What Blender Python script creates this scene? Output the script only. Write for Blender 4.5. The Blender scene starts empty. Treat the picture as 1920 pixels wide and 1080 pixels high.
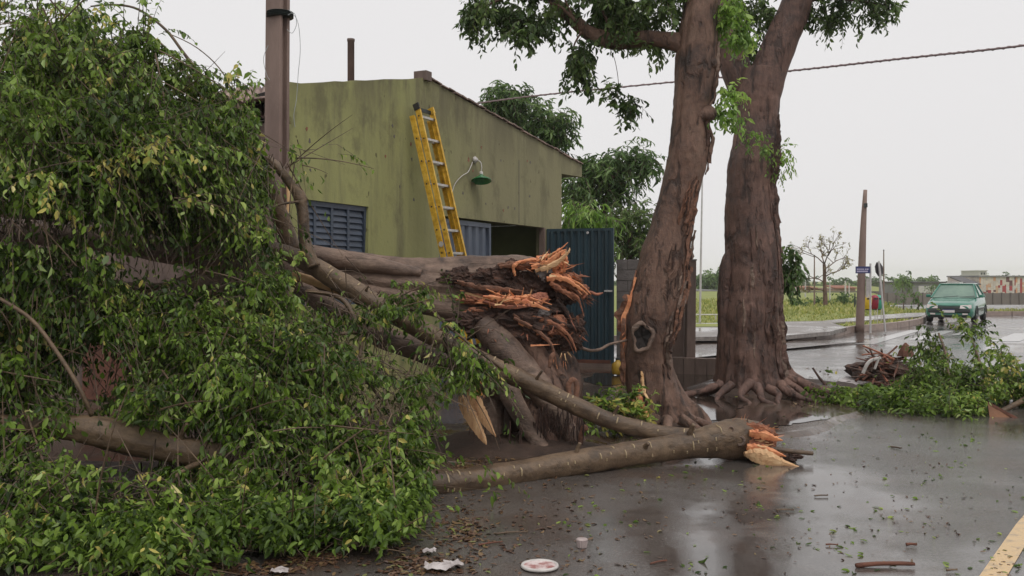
import bpy, bmesh, math, random
import numpy as np
from mathutils import Vector, Matrix, Quaternion, noise

random.seed(7)
rng = np.random.default_rng(7)
sc = bpy.context.scene
COL = sc.collection
R = math.radians

# ------------------------------------------------------------------ camera
FPX, CH, HY = 1800.0, 1.55, 525.0
cam = bpy.data.cameras.new('camera')
cam.sensor_width = 36.0
cam.lens = 36.0 * FPX / 1920.0
cam.shift_y = -15.0 / 1920.0
cam.clip_start, cam.clip_end = 0.1, 2000
co = bpy.data.objects.new('camera', cam); COL.objects.link(co)
co.location = (0, 0, CH); co.rotation_euler = (R(90), 0, 0)
sc.camera = co

# ------------------------------------------------------------------ sky, sun, exposure
SUN_EL, SUN_AZ = R(60), R(150)       # azimuth clockwise from +Y
w = bpy.data.worlds.new('World'); sc.world = w; w.use_nodes = True
nt = w.node_tree; nt.nodes.clear()
out = nt.nodes.new('ShaderNodeOutputWorld'); bg = nt.nodes.new('ShaderNodeBackground')
sky = nt.nodes.new('ShaderNodeTexSky'); sky.sky_type = 'NISHITA'; sky.sun_disc = False
sky.sun_elevation, sky.sun_rotation = SUN_EL, SUN_AZ
sky.dust_density, sky.air_density = 6.0, 1.5
hs = nt.nodes.new('ShaderNodeHueSaturation'); hs.inputs['Saturation'].default_value = 0.12
mx = nt.nodes.new('ShaderNodeMix'); mx.data_type = 'RGBA'
mx.inputs['Factor'].default_value = 0.90            # thick even cloud cover over the clear sky
mx.inputs['B'].default_value = (8.75, 8.6, 8.65, 1)
nt.links.new(sky.outputs[0], hs.inputs['Color']); nt.links.new(hs.outputs[0], mx.inputs['A'])
nt.links.new(mx.outputs['Result'], bg.inputs['Color']); bg.inputs['Strength'].default_value = 0.1
nt.links.new(bg.outputs[0], out.inputs[0])
sl = bpy.data.lights.new('sun', 'SUN'); sl.energy = 1.3; sl.angle = R(30); sl.color = (1, .97, .93)
so = bpy.data.objects.new('sun', sl); COL.objects.link(so)
sd = Vector((math.sin(SUN_AZ) * math.cos(SUN_EL), math.cos(SUN_AZ) * math.cos(SUN_EL), math.sin(SUN_EL)))
so.rotation_euler = sd.to_track_quat('Z', 'Y').to_euler(); so.location = (0, -5, 30)
vs = sc.view_settings
vs.view_transform = 'Standard'; vs.look = 'None'; vs.exposure = 0.0; vs.gamma = 1.0; vs.use_curve_mapping = False
sc.render.engine = 'CYCLES'
cy = sc.cycles
cy.use_denoising = True
cy.max_bounces = 6; cy.diffuse_bounces = 3; cy.glossy_bounces = 3; cy.transmission_bounces = 3
cy.volume_bounces = 1; cy.transparent_max_bounces = 8

# ------------------------------------------------------------------ helpers
def W(px, py, Y):
    "a place in the world from where it is seen and its distance along the view axis"
    return Vector(((px - 960) / FPX * Y, Y, CH - (py - HY) / FPX * Y))
def G(px, py, z=0.0):
    return W(px, py, (CH - z) * FPX / (py - HY))
def nz(p, s=1.0, o=0.0):
    return noise.noise(Vector((p[0] * s + o, p[1] * s + o * .7, p[2] * s - o)))

MATS = {}
def mat(name, c1, c2=None, scale=4.0, rough=0.6, rough2=None, bump=0.0, bscale=None, stretch=(1, 1, 1), detail=6,
        metallic=0.0, c3=None, spec=0.5, coat=0.0, lo=.35, hi=.65, bdist=0.02):
    m = bpy.data.materials.new(name); m.use_nodes = True; t = m.node_tree; N = t.nodes; L = t.links
    b = N['Principled BSDF']
    b.inputs['Metallic'].default_value = metallic; b.inputs['Specular IOR Level'].default_value = spec
    b.inputs['Coat Weight'].default_value = coat; b.inputs['Coat Roughness'].default_value = .1
    tc = N.new('ShaderNodeTexCoord'); mp = N.new('ShaderNodeMapping'); mp.inputs['Scale'].default_value = stretch
    L.new(tc.outputs['Object'], mp.inputs['Vector'])
    n1 = N.new('ShaderNodeTexNoise'); n1.inputs['Scale'].default_value = scale; n1.inputs['Detail'].default_value = detail
    n1.inputs['Roughness'].default_value = .65
    L.new(mp.outputs[0], n1.inputs['Vector'])
    cr = N.new('ShaderNodeValToRGB'); e = cr.color_ramp.elements
    c2 = c2 or tuple(x * .7 for x in c1)
    e[0].position, e[0].color = lo, (*c2, 1); e[1].position, e[1].color = hi, (*c1, 1)
    if c3:
        k = cr.color_ramp.elements.new(min(.95, hi + .1)); k.color = (*c3, 1)
    L.new(n1.outputs['Fac'], cr.inputs[0]); L.new(cr.outputs[0], b.inputs['Base Color'])
    if rough2 is None:
        b.inputs['Roughness'].default_value = rough
    else:
        n3 = N.new('ShaderNodeTexNoise'); n3.inputs['Scale'].default_value = scale * .6; n3.inputs['Detail'].default_value = 4
        L.new(mp.outputs[0], n3.inputs['Vector'])
        mr = N.new('ShaderNodeMapRange'); mr.inputs[1].default_value, mr.inputs[2].default_value = .35, .65
        mr.inputs[3].default_value, mr.inputs[4].default_value = rough, rough2
        L.new(n3.outputs['Fac'], mr.inputs[0]); L.new(mr.outputs[0], b.inputs['Roughness'])
    if bump:
        n2 = N.new('ShaderNodeTexNoise'); n2.inputs['Scale'].default_value = bscale or scale * 4; n2.inputs['Detail'].default_value = 8
        n2.inputs['Roughness'].default_value = .7
        L.new(mp.outputs[0], n2.inputs['Vector'])
        bp = N.new('ShaderNodeBump'); bp.inputs['Strength'].default_value = bump; bp.inputs['Distance'].default_value = bdist
        L.new(n2.outputs['Fac'], bp.inputs['Height']); L.new(bp.outputs[0], b.inputs['Normal'])
    MATS[name] = m
    return m

def leaf_mat(name, ramp, rough=.38, trans=.22):
    m = bpy.data.materials.new(name); m.use_nodes = True; t = m.node_tree; N = t.nodes; L = t.links
    b = N['Principled BSDF']; b.inputs['Roughness'].default_value = rough; b.inputs['Specular IOR Level'].default_value = .32
    at = N.new('ShaderNodeAttribute'); at.attribute_name = 'lv'
    cr = N.new('ShaderNodeValToRGB'); els = cr.color_ramp.elements
    els[0].position, els[0].color = ramp[0][0], (*ramp[0][1], 1)
    els[1].position, els[1].color = ramp[-1][0], (*ramp[-1][1], 1)
    for p, c in ramp[1:-1]:
        els.new(p).color = (*c, 1)
    L.new(at.outputs['Fac'], cr.inputs[0])
    ge = N.new('ShaderNodeNewGeometry'); hb = N.new('ShaderNodeHueSaturation'); hb.inputs['Saturation'].default_value = .78; hb.inputs['Value'].default_value = 1.35   # paler undersides
    mb_ = N.new('ShaderNodeMix'); mb_.data_type = 'RGBA'; L.new(cr.outputs[0], hb.inputs['Color']); L.new(ge.outputs['Backfacing'], mb_.inputs['Factor']); L.new(cr.outputs[0], mb_.inputs['A']); L.new(hb.outputs[0], mb_.inputs['B']); L.new(mb_.outputs['Result'], b.inputs['Base Color'])
    tr = N.new('ShaderNodeBsdfTranslucent'); mx = N.new('ShaderNodeMixShader'); mx.inputs[0].default_value = trans
    hs = N.new('ShaderNodeHueSaturation'); hs.inputs['Value'].default_value = 1.6
    L.new(cr.outputs[0], hs.inputs['Color']); L.new(hs.outputs[0], tr.inputs['Color'])
    L.new(b.outputs[0], mx.inputs[1]); L.new(tr.outputs[0], mx.inputs[2])
    L.new(mx.outputs[0], N['Material Output'].inputs['Surface'])
    return m

def wet_mat(name, ca, cb, pud_scale, r_wet, r_dry, grain, bump, p0=.42, p1=.6, big=.25, spec=.5, mud=None):
    "wet paving: water film with smooth puddles where the low noise is low"
    m = bpy.data.materials.new(name); m.use_nodes = True; t = m.node_tree; N = t.nodes; L = t.links
    b = N['Principled BSDF']; b.inputs['Specular IOR Level'].default_value = spec
    tc = N.new('ShaderNodeTexCoord')
    def noi(s, d, r=.6, dist=0):
        n = N.new('ShaderNodeTexNoise'); n.inputs['Scale'].default_value = s; n.inputs['Detail'].default_value = d
        n.inputs['Roughness'].default_value = r; n.inputs['Distortion'].default_value = dist
        L.new(tc.outputs['Object'], n.inputs['Vector']); return n
    p = noi(pud_scale, 5, .6, .3); mr = N.new('ShaderNodeMapRange'); mr.interpolation_type = 'SMOOTHSTEP'
    mr.inputs[1].default_value, mr.inputs[2].default_value = p0, p1
    L.new(p.outputs['Fac'], mr.inputs[0])
    rr = N.new('ShaderNodeMapRange'); rr.inputs[3].default_value, rr.inputs[4].default_value = r_wet, r_dry
    L.new(mr.outputs[0], rr.inputs[0]); L.new(rr.outputs[0], b.inputs['Roughness'])
    c = noi(big, 8, .7); g = noi(grain * .4, 3)
    cr = N.new('ShaderNodeValToRGB'); e = cr.color_ramp.elements
    e[0].position, e[0].color = .35, (*ca, 1); e[1].position, e[1].color = .65, (*cb, 1)
    L.new(c.outputs['Fac'], cr.inputs[0])
    if mud:
        mm = N.new('ShaderNodeMapRange'); mm.inputs[1].default_value, mm.inputs[2].default_value, mm.inputs[4].default_value = .5, .66, .8; L.new(noi(.75, 8, .72, .5).outputs['Fac'], mm.inputs[0])
        mk = N.new('ShaderNodeMix'); mk.data_type = 'RGBA'; L.new(mm.outputs[0], mk.inputs['Factor']); L.new(cr.outputs[0], mk.inputs['A']); mk.inputs['B'].default_value = (*mud, 1); cr = mk; cr_out = mk.outputs['Result']
    else: cr_out = cr.outputs[0]
    mg = N.new('ShaderNodeMix'); mg.data_type = 'RGBA'; mg.blend_type = 'MULTIPLY'; mg.inputs['Factor'].default_value = .85
    L.new(cr_out, mg.inputs['A']); L.new(g.outputs['Fac'], mg.inputs['B']); L.new(mg.outputs['Result'], b.inputs['Base Color'])
    f = noi(grain, 6, .75); bp = N.new('ShaderNodeBump'); bp.inputs['Distance'].default_value = .02
    ms = N.new('ShaderNodeMath'); ms.operation = 'MULTIPLY_ADD'; ms.inputs[1].default_value = bump; ms.inputs[2].default_value = bump * .12
    L.new(mr.outputs[0], ms.inputs[0]); L.new(ms.outputs[0], bp.inputs['Strength']); L.new(f.outputs['Fac'], bp.inputs['Height'])
    L.new(bp.outputs[0], b.inputs['Normal'])
    return m

def bark_mat(name, mid, dark, light, stretch, crack=.5, bump=.9, rough=(.42, .75)):
    m = bpy.data.materials.new(name); m.use_nodes = True; t = m.node_tree; N = t.nodes; L = t.links; b = N['Principled BSDF']
    tc = N.new('ShaderNodeTexCoord'); mp = N.new('ShaderNodeMapping'); mp.inputs['Scale'].default_value = stretch; L.new(tc.outputs['Object'], mp.inputs['Vector'])
    def noi(sc_, d, st, r=.65, dist=0.):
        n = N.new('ShaderNodeTexNoise'); n.inputs['Scale'].default_value = sc_; n.inputs['Detail'].default_value = d; n.inputs['Roughness'].default_value = r; n.inputs['Distortion'].default_value = dist
        L.new(mp.outputs[0] if st else tc.outputs['Object'], n.inputs['Vector']); return n.outputs['Fac']
    def rng_(x, a, c, lo, hi):
        r = N.new('ShaderNodeMapRange'); r.inputs[1].default_value, r.inputs[2].default_value, r.inputs[3].default_value, r.inputs[4].default_value = a, c, lo, hi; L.new(x, r.inputs[0]); return r.outputs[0]
    def mth(op, x, y):
        k = N.new('ShaderNodeMath'); k.operation = op; L.new(x, k.inputs[0])
        if isinstance(y, float): k.inputs[1].default_value = y
        else: L.new(y, k.inputs[1])
        return k.outputs[0]
    big = noi(2.4, 9, False, .7, .4); cr = N.new('ShaderNodeValToRGB'); e = cr.color_ramp.elements
    e[0].position, e[0].color = .36, (*dark, 1); e[1].position, e[1].color = .52, (*mid, 1); e.new(.68).color = (*light, 1); L.new(big, cr.inputs[0])
    fine = noi(26, 8, True, .75); ck = noi(7.5, 5, True, .6, .6); ckm = rng_(ck, .36, .47, 1 - crack, 1.)
    patch = rng_(noi(5.5, 6, False, .7), .55, .66, 1., .62)
    f = mth('MULTIPLY', mth('MULTIPLY', rng_(fine, .25, .75, .5, 1.4), ckm), patch)
    mx = N.new('ShaderNodeMix'); mx.data_type = 'RGBA'; mx.blend_type = 'MULTIPLY'; mx.inputs['Factor'].default_value = 1
    L.new(cr.outputs[0], mx.inputs['A']); L.new(f, mx.inputs['B']); L.new(mx.outputs['Result'], b.inputs['Base Color'])
    L.new(rng_(big, .35, .65, rough[0], rough[1]), b.inputs['Roughness'])
    h = mth('ADD', mth('ADD', fine, mth('MULTIPLY', ckm, 1.2)), mth('MULTIPLY', noi(70, 4, False), .35))
    bp = N.new('ShaderNodeBump'); bp.inputs['Strength'].default_value = bump; bp.inputs['Distance'].default_value = .022; L.new(h, bp.inputs['Height']); L.new(bp.outputs[0], b.inputs['Normal'])
    return m

WLOC = {}
def link(o, parent=None, m=None):
    COL.objects.link(o)
    if m is not None and o.data is not None and not o.data.materials:
        for x in (m if isinstance(m, (list, tuple)) else [m]):
            o.data.materials.append(x)
    if parent is not None:
        o.parent = parent; o.location = -WLOC.get(parent, Vector())
    WLOC[o] = Vector()
    return o
def tag(o, label=None, cat=None, group=None, kind=None):
    if label: o['label'] = label
    if cat: o['category'] = cat
    if group: o['group'] = group
    if kind: o['kind'] = kind
    return o
def thing(name, loc, label, cat, group=None):
    o = bpy.data.objects.new(name, None); o.empty_display_size = .2
    COL.objects.link(o); o.location = loc; WLOC[o] = Vector(loc)
    return tag(o, label, cat, group)

class MB:
    def __init__(s): s.v, s.f, s.mi = [], [], []
    def add(s, vs, fs, mi=0):
        k = len(s.v); s.v.extend(tuple(x) for x in vs); s.f.extend(tuple(i + k for i in f) for f in fs); s.mi.extend([mi] * len(fs)); return s
    def box(s, c, size, M=None, mi=0):
        c = Vector(c); hx, hy, hz = (x / 2 for x in size)
        vs = [Vector((x, y, z)) for x in (-hx, hx) for y in (-hy, hy) for z in (-hz, hz)]
        if M is not None: vs = [M @ v for v in vs]
        return s.add([c + v for v in vs], [(0, 1, 3, 2), (4, 6, 7, 5), (0, 4, 5, 1), (2, 3, 7, 6), (0, 2, 6, 4), (1, 5, 7, 3)], mi)
    def bar(s, a, b, wd, dp, side, mi=0):
        "rectangular bar from a to b; wd across `side`, dp across the other"
        a, b = Vector(a), Vector(b); T = (b - a).normalized(); S = Vector(side); S = (S - T * S.dot(T)).normalized(); Q = T.cross(S)
        vs = [p + S * i * wd / 2 + Q * j * dp / 2 for p in (a, b) for i, j in ((-1, -1), (1, -1), (1, 1), (-1, 1))]
        return s.add(vs, [(0, 3, 2, 1), (4, 5, 6, 7), (0, 1, 5, 4), (1, 2, 6, 5), (2, 3, 7, 6), (3, 0, 4, 7)], mi)
    def prism(s, poly, d, mi=0):
        n = len(poly); d = Vector(d); poly = [Vector(p) for p in poly]
        return s.add(poly + [p + d for p in poly], [tuple(range(n - 1, -1, -1)), tuple(range(n, 2 * n))] +
                     [(i, (i + 1) % n, n + (i + 1) % n, n + i) for i in range(n)], mi)
    def lathe(s, c, prof, seg=20, axis=None, mi=0):
        "prof: list of (r, h) about axis"
        c = Vector(c); A = Vector(axis or (0, 0, 1)).normalized(); q = A.to_track_quat('Z', 'Y')
        vs = []; fs = []
        for r, h in prof:
            for k in range(seg):
                a = 2 * math.pi * k / seg; vs.append(c + q @ Vector((r * math.cos(a), r * math.sin(a), h)))
        for i in range(len(prof) - 1):
            for k in range(seg):
                fs.append((i * seg + k, i * seg + (k + 1) % seg, (i + 1) * seg + (k + 1) % seg, (i + 1) * seg + k))
        fs.append(tuple(range(seg - 1, -1, -1))); fs.append(tuple((len(prof) - 1) * seg + k for k in range(seg)))
        return s.add(vs, fs, mi)
    def build(s, name, m, parent=None, smooth=False):
        me = bpy.data.meshes.new(name); me.from_pydata(s.v, [], s.f)
        ms = m if isinstance(m, (list, tuple)) else [m]
        for x in ms: me.materials.append(x)
        if len(ms) > 1: me.polygons.foreach_set('material_index', s.mi)
        if smooth: me.polygons.foreach_set('use_smooth', [True] * len(me.polygons))
        me.update()
        return link(bpy.data.objects.new(name, me), parent)

def spline(P, sub):
    P = [tuple(p) for p in P]; n = len(P); res = []
    g = lambda i: P[max(0, min(n - 1, i))]
    for i in range(n - 1):
        p0, p1, p2, p3 = g(i - 1), g(i), g(i + 1), g(i + 2)
        for k in range(sub):
            t = k / sub
            res.append(tuple(.5 * (2 * b + (c - a) * t + (2 * a - 5 * b + 4 * c - d) * t * t + (3 * b - a - 3 * c + d) * t ** 3)
                             for a, b, c, d in zip(p0, p1, p2, p3)))
    res.append(P[-1]); return res

def tube(mb, P, seg=12, sub=5, amp=0.0, freq=3.0, ridge=None, rfreq=1.6, seed=0.0, cap=True, ref=None, mi=0, flat=1.0, lobes=None, gz=.06, fh=.28):
    "P: (x, y, z, r) control points. returns rings of world points and outward normals"
    S = spline(P, sub); n = len(S)
    pts = [Vector(s[:3]) for s in S]; N0 = None; rings = []; vs = []
    T0 = (pts[1] - pts[0]).normalized()
    refv = Vector(ref) if ref else (Vector((1, 0, 0)) if abs(T0.x) < .8 else Vector((0, -1, 0)))
    Nn = (refv - T0 * refv.dot(T0)).normalized()
    for i in range(n):
        T = (pts[min(n - 1, i + 1)] - pts[max(0, i - 1)]).normalized()
        Nn = (Nn - T * Nn.dot(T)).normalized(); B = T.cross(Nn)
        ring = []
        t = i / (n - 1)
        for k in range(seg):
            a = 2 * math.pi * k / seg; d = Nn * math.cos(a) + B * math.sin(a) * flat
            r = max(.001, S[i][3]); p = pts[i] + d * r; f = 1.0
            if ridge:
                rv = ridge(t) if callable(ridge) else ridge
                f += rv * noise.noise(Vector((math.cos(a) * rfreq + seed, math.sin(a) * rfreq, t * 2.2 + seed)))
                f += rv * .5 * noise.noise(Vector((math.cos(a) * rfreq * 2.3 + seed, math.sin(a) * rfreq * 2.3, t * 4 + seed)))
            if amp:
                f += amp * nz(p, freq, seed) + amp * .5 * nz(p, freq * 2.7, seed + 3)
                f += amp * .35 * nz(p, freq * 6.5, seed + 7)
            if lobes:
                hgt_ = max(0., pts[i].z - gz); fl = 0.
                for la, lw, ls in lobes:
                    da = (a - la + math.pi) % (2 * math.pi) - math.pi; fl += ls * math.exp(-(da / lw) ** 2)
                f += fl * math.exp(-hgt_ / fh)
            q = pts[i] + d * r * f; ring.append((q, d)); vs.append(q)
        rings.append(ring)
    fs = []
    for i in range(n - 1):
        for k in range(seg):
            fs.append((i * seg + k, i * seg + (k + 1) % seg, (i + 1) * seg + (k + 1) % seg, (i + 1) * seg + k))
    if cap:
        fs.append(tuple(range(seg - 1, -1, -1))); fs.append(tuple((n - 1) * seg + k for k in range(seg)))
    mb.add(vs, fs, mi)
    return rings

def pxpath(L, Y=None):
    "list of (px, py, half-width px[, Y]) -> (x, y, z, r)"
    res = []
    for q in L:
        y = q[3] if len(q) > 3 else Y
        res.append((*W(q[0], q[1], y), q[2] * y / FPX))
    return res

def mesh_np(name, V, F, m, parent=None, attr=None):
    me = bpy.data.meshes.new(name); V = np.asarray(V, np.float32); F = np.asarray(F, np.int32); k = F.shape[1]
    me.vertices.add(len(V)); me.vertices.foreach_set('co', V.ravel())
    me.loops.add(F.size); me.loops.foreach_set('vertex_index', F.ravel())
    me.polygons.add(len(F)); me.polygons.foreach_set('loop_start', np.arange(0, F.size, k, dtype=np.int32))
    me.materials.append(m)
    if attr is not None:
        a = me.attributes.new('lv', 'FLOAT', 'POINT'); a.data.foreach_set('value', np.asarray(attr, np.float32))
    me.update(calc_edges=True); me.validate()
    return link(bpy.data.objects.new(name, me), parent)

# leaves hanging on twigs -----------------------------------------------------
LEAF = np.array([(0, 0, 0), (.22, .17, .035), (.58, .21, .02), (1, 0, -.12), (.58, -.21, .02), (.22, -.17, .035), (.45, 0, -.03)])
LEAF_LONG = LEAF * np.array([1, .55, 1])
LEAF_F = np.array([(0, 6, 1), (1, 6, 2), (2, 6, 3), (3, 6, 4), (4, 6, 5), (5, 6, 0)])
def norm(a): return a / (np.linalg.norm(a, axis=-1, keepdims=True) + 1e-9)

def foliage(clusters, tw=12, nl=13, leafL=.075, tlen=(.22, .5), droop=.5, hang=.7, spread=.45, gs=.07, seed=1, zmin=None, dirw=(.7, .6, -.25), lvb=0.0):
    """clusters: (centre, (rx, ry, rz), groups). returns leaf frames and twig polylines"""
    g = np.random.default_rng(seed); O = []; D = []; LB = []
    for c, rad, ng in clusters:
        d = norm(g.normal(size=(ng, 3))); r = g.random((ng, 1)) ** .45
        go = np.array(c) + d * r * np.array(rad)
        gd = norm(d * dirw[0] + g.normal(size=(ng, 3)) * dirw[1] + np.array((0, 0, dirw[2])))
        gl = np.clip(g.normal(.46, .23, ng) + lvb, 0, 1)
        O.append(np.repeat(go, tw, 0)); D.append(np.repeat(gd, tw, 0)); LB.append(np.repeat(gl, tw))
    O = np.concatenate(O); D = np.concatenate(D); LB = np.concatenate(LB); n = len(O)
    O = O + g.normal(size=O.shape) * gs; D = norm(D + g.normal(size=D.shape) * spread)
    Ln = g.uniform(*tlen, (n, 1)); dr = droop * g.uniform(.4, 1.4, (n, 1))
    at = lambda s: O + D * Ln * s + np.array((0, 0, -1.)) * dr * Ln * s * s
    P = []; U = []; WN = []; LV = []
    for i in range(nl):
        s = (i + .6) / nl; p = at(s); T = norm(D + np.array((0, 0, -2.)) * dr * s)
        S = norm(np.cross(T, np.array((.1, .2, 1.))) + 1e-3) * (1 if i % 2 else -1)
        u = norm(.5 * T + .6 * S + np.array((0, 0, -hang)) + g.normal(size=(n, 3)) * .28)
        wn = norm(np.array((0, 0, .55)) + D * .5 + g.normal(size=(n, 3)) * .5)
        P.append(p); U.append(u); WN.append(wn); LV.append(np.clip(LB + g.normal(0, .17, n), 0, 1))
    P = np.concatenate(P); U = np.concatenate(U); WN = np.concatenate(WN); LV = np.concatenate(LV)
    V = norm(np.cross(WN, U)); Wd = np.cross(U, V); Ls = leafL * np.clip(g.lognormal(-.03, .28, len(P)), .45, 1.7)
    tp = np.stack([at(s) for s in (0, .33, .66, 1.0)], 1)
    if zmin is not None:
        low = P[:, 2] < zmin; P[low, 2] = zmin + .02 + g.random(low.sum()) ** 2 * .22
        U[low, 2] *= .35; U[low] = norm(U[low]); WN[low] = norm(g.normal(size=(low.sum(), 3)) * .5 + np.array((0, 0, 1.)))
        V = norm(np.cross(WN, U)); Wd = np.cross(U, V); tp[..., 2] = np.maximum(tp[..., 2], zmin)
    return dict(P=P, U=U, V=V, W=Wd, L=Ls, lv=LV, tw=tp)
def leaf_mesh(name, f, m, parent, shape=LEAF, keep=None):
    P, U, V, Wd, Ls, lv = (f[k] if keep is None else f[k][keep] for k in ('P', 'U', 'V', 'W', 'L', 'lv'))
    n = len(P); T = shape; gg = np.random.default_rng(n); V = V * gg.uniform(.7, 1.25, (n, 1)); Wd = Wd * gg.normal(1.3, 1.6, (n, 1))
    vv = P[:, None, :] + Ls[:, None, None] * (T[None, :, 0:1] * U[:, None, :] + T[None, :, 1:2] * V[:, None, :] + T[None, :, 2:3] * Wd[:, None, :])
    F = (np.arange(n)[:, None, None] * 7 + LEAF_F[None]).reshape(-1, 3)
    o = mesh_np(name, vv.reshape(-1, 3), F, m, parent, np.repeat(lv, 7)); tag(o, kind='stuff'); return o
def twig_mesh(name, f, m, parent, r=.0028):
    tp = f['tw']; n, k, _ = tp.shape; ang = np.array([0, 2.094, 4.189])
    rr = r * np.array([1.3, 1.0, .7, .35])
    off = np.stack([np.cos(ang), np.sin(ang), 0 * ang], 1); off2 = np.stack([np.cos(ang), 0 * ang, np.sin(ang)], 1)
    v = tp[:, :, None, :] + rr[None, :, None, None] * (off + off2)[None, None] * .75
    b = np.arange(n)[:, None, None] * (k * 3)
    q = np.array([(i * 3 + j, i * 3 + (j + 1) % 3, (i + 1) * 3 + (j + 1) % 3, (i + 1) * 3 + j) for i in range(k - 1) for j in range(3)])
    o = mesh_np(name, v.reshape(-1, 3), (b + q[None]).reshape(-1, 4), m, parent); tag(o, kind='stuff'); return o
def CL(px, py, Y, rx, ry, d, n):
    return (tuple(W(px, py, Y)), (rx * Y / FPX, d, ry * Y / FPX), n)

# ------------------------------------------------------------------ materials
M_asph = wet_mat('wet_asphalt', (.098, .082, .073), (.215, .196, .182), .38, .03, .17, 110, .26, .40, .64, .6, .6, (.125, .075, .052))
M_walk = wet_mat('wet_concrete', (.10, .062, .046), (.20, .155, .122), .55, .02, .32, 35, .45, .46, .60, .7, .5, (.11, .062, .042))
M_soil = wet_mat('wet_soil', (.055, .029, .019), (.115, .068, .046), 1.6, .12, .7, 22, 1.0, .36, .5, 1.5)
M_grass = mat('grass_ground', (.24, .26, .055), (.16, .19, .04), .6, .8, bump=.5, bscale=30, c3=(.25, .24, .09))
M_path = wet_mat('wet_path', (.26, .22, .20), (.40, .36, .33), .5, .12, .5, 20, .3, .4, .6, .5)
M_earth = mat('far_ground', (.13, .16, .06), (.10, .12, .05), .2, .9)
M_kerb = mat('kerb_stone', (.34, .26, .22), (.22, .17, .15), 5, .5, bump=.3)
M_yellow = mat('yellow_paint', (.62, .42, .20), (.36, .27, .17), 14, .25, bump=.2, lo=.3, hi=.5)
M_white = mat('white_road_paint', (.40, .39, .38), (.22, .21, .20), 6, .2, lo=.25, hi=.45)
M_barkA = bark_mat('bark_brown', (.158, .086, .058), (.062, .033, .023), (.21, .132, .095), (1.2, 1.2, .4), .65)
M_barkB = bark_mat('bark_reddish', (.148, .080, .060), (.070, .038, .029), (.215, .125, .096), (1.2, 1.2, .35), .6)
M_barkF = bark_mat('bark_fallen', (.190, .125, .092), (.080, .048, .034), (.26, .185, .14), (.3, 1, 1), .4, .7)
M_barkL = bark_mat('bark_limb', (.140, .090, .052), (.070, .043, .026), (.195, .132, .080), (.55, 1, 1), .3, .5, (.35, .6))
M_twig = mat('twig_brown', (.13, .09, .06), (.07, .045, .032), 12, .6)
M_rot = mat('rotten_wood', (.105, .052, .035), (.030, .017, .013), 9, .75, bump=1.0, bscale=26, c3=(.17, .075, .04), bdist=.04)
M_fresh = mat('torn_wood_orange', (.74, .33, .15), (.52, .16, .07), 14, .6, bump=.6, bscale=40, c3=(.88, .55, .32), bdist=.01)
M_torn = mat('torn_bark_brown', (.38, .15, .075), (.16, .06, .035), 16, .7, bump=.8, bscale=40, c3=(.55, .27, .14))
M_red = mat('torn_wood_red', (.40, .145, .08), (.18, .065, .04), 14, .65, bump=.6, bscale=40, bdist=.01)
M_pale = mat('split_wood_pale', (.74, .50, .27), (.60, .36, .17), 9, .55, bump=.3, bscale=30, stretch=(1, 1, .3), bdist=.01)
M_scar = mat('lenticel_scar', (.42, .33, .2), (.3, .22, .13), 20, .6)
M_void = mat('hollow_shade', (.02, .014, .012), (.01, .008, .007), 9, .9)  # near-black colour standing in for shade inside holes and gaps
M_leaf = leaf_mat('ficus_leaf', [(0, (.019, .041, .004)), (.35, (.060, .110, .008)), (.62, (.132, .215, .020)), (.86, (.23, .33, .060)), (.985, (.32, .39, .09)), (1, (.46, .40, .10))], .42, .3)  # dark low end and wide spread put crown shade contrast into leaf colour
M_leafc = leaf_mat('crown_leaf', [(0, (.032, .058, .017)), (.5, (.075, .128, .032)), (1, (.16, .23, .06))], trans=.3)
M_leafy = leaf_mat('young_leaf', [(0, (.10, .19, .03)), (.5, (.20, .34, .05)), (1, (.36, .50, .10))], trans=.35)
M_leafm = leaf_mat('mango_leaf', [(0, (.034, .068, .020)), (.5, (.072, .135, .032)), (1, (.15, .23, .06))], trans=.3)
M_leafd = leaf_mat('dry_leaf', [(0, (.07, .035, .022)), (.6, (.13, .07, .04)), (.9, (.2, .13, .06)), (1, (.13, .17, .05))], trans=.05)
M_conc = mat('pole_concrete', (.25, .175, .145), (.17, .115, .095), 3, .7, bump=.25, bscale=30, stretch=(1, 1, .3))
M_block = mat('concrete_block', (.20, .175, .165), (.13, .115, .108), 5, .8, bump=.5, bscale=40)
M_mortar = mat('mortar', (.14, .12, .112), (.10, .09, .085), 8, .9)
M_post = mat('post_concrete', (.20, .14, .115), (.10, .07, .058), 3, .75, bump=.4, stretch=(1, 1, .3))
M_iron = mat('window_steel_blue', (.060, .078, .112), (.040, .053, .078), 5, .45, bump=.1)
M_door = mat('door_steel_blue', (.105, .125, .165), (.06, .075, .105), 3, .45, bump=.1, stretch=(1, 1, .3))
M_gate = mat('gate_dark_teal', (.022, .050, .066), (.014, .030, .040), 3, .4, .6, bump=.1, stretch=(1, 1, .3))
M_rust = mat('rust', (.16, .06, .035), (.09, .035, .022), 8, .8, bump=.4)
M_brick = mat('red_brick', (.30, .12, .075), (.20, .08, .05), 9, .85, bump=.5)
M_tile = mat('roof_sheet', (.34, .235, .195), (.16, .11, .095), 1.6, .75, bump=.3, c3=(.44, .33, .29))
M_inner = mat('porch_green', (.20, .23, .09), (.15, .17, .07), 2, .8)
M_yel = mat('ladder_yellow', (.62, .36, .025), (.34, .19, .03), 14, .4, .6, bump=.1, lo=.28, hi=.5, c3=(.70, .45, .07))
M_alu = mat('aluminium', (.56, .53, .49), (.36, .34, .31), 20, .35, metallic=.8)
M_black = mat('black_rubber', (.03, .026, .024), (.02, .018, .017), 10, .6)
M_wht = mat('white_plastic', (.60, .57, .54), (.42, .39, .37), 9, .4)
M_shade = mat('green_enamel', (.035, .24, .075), (.02, .15, .05), 8, .25, coat=.4)
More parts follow.
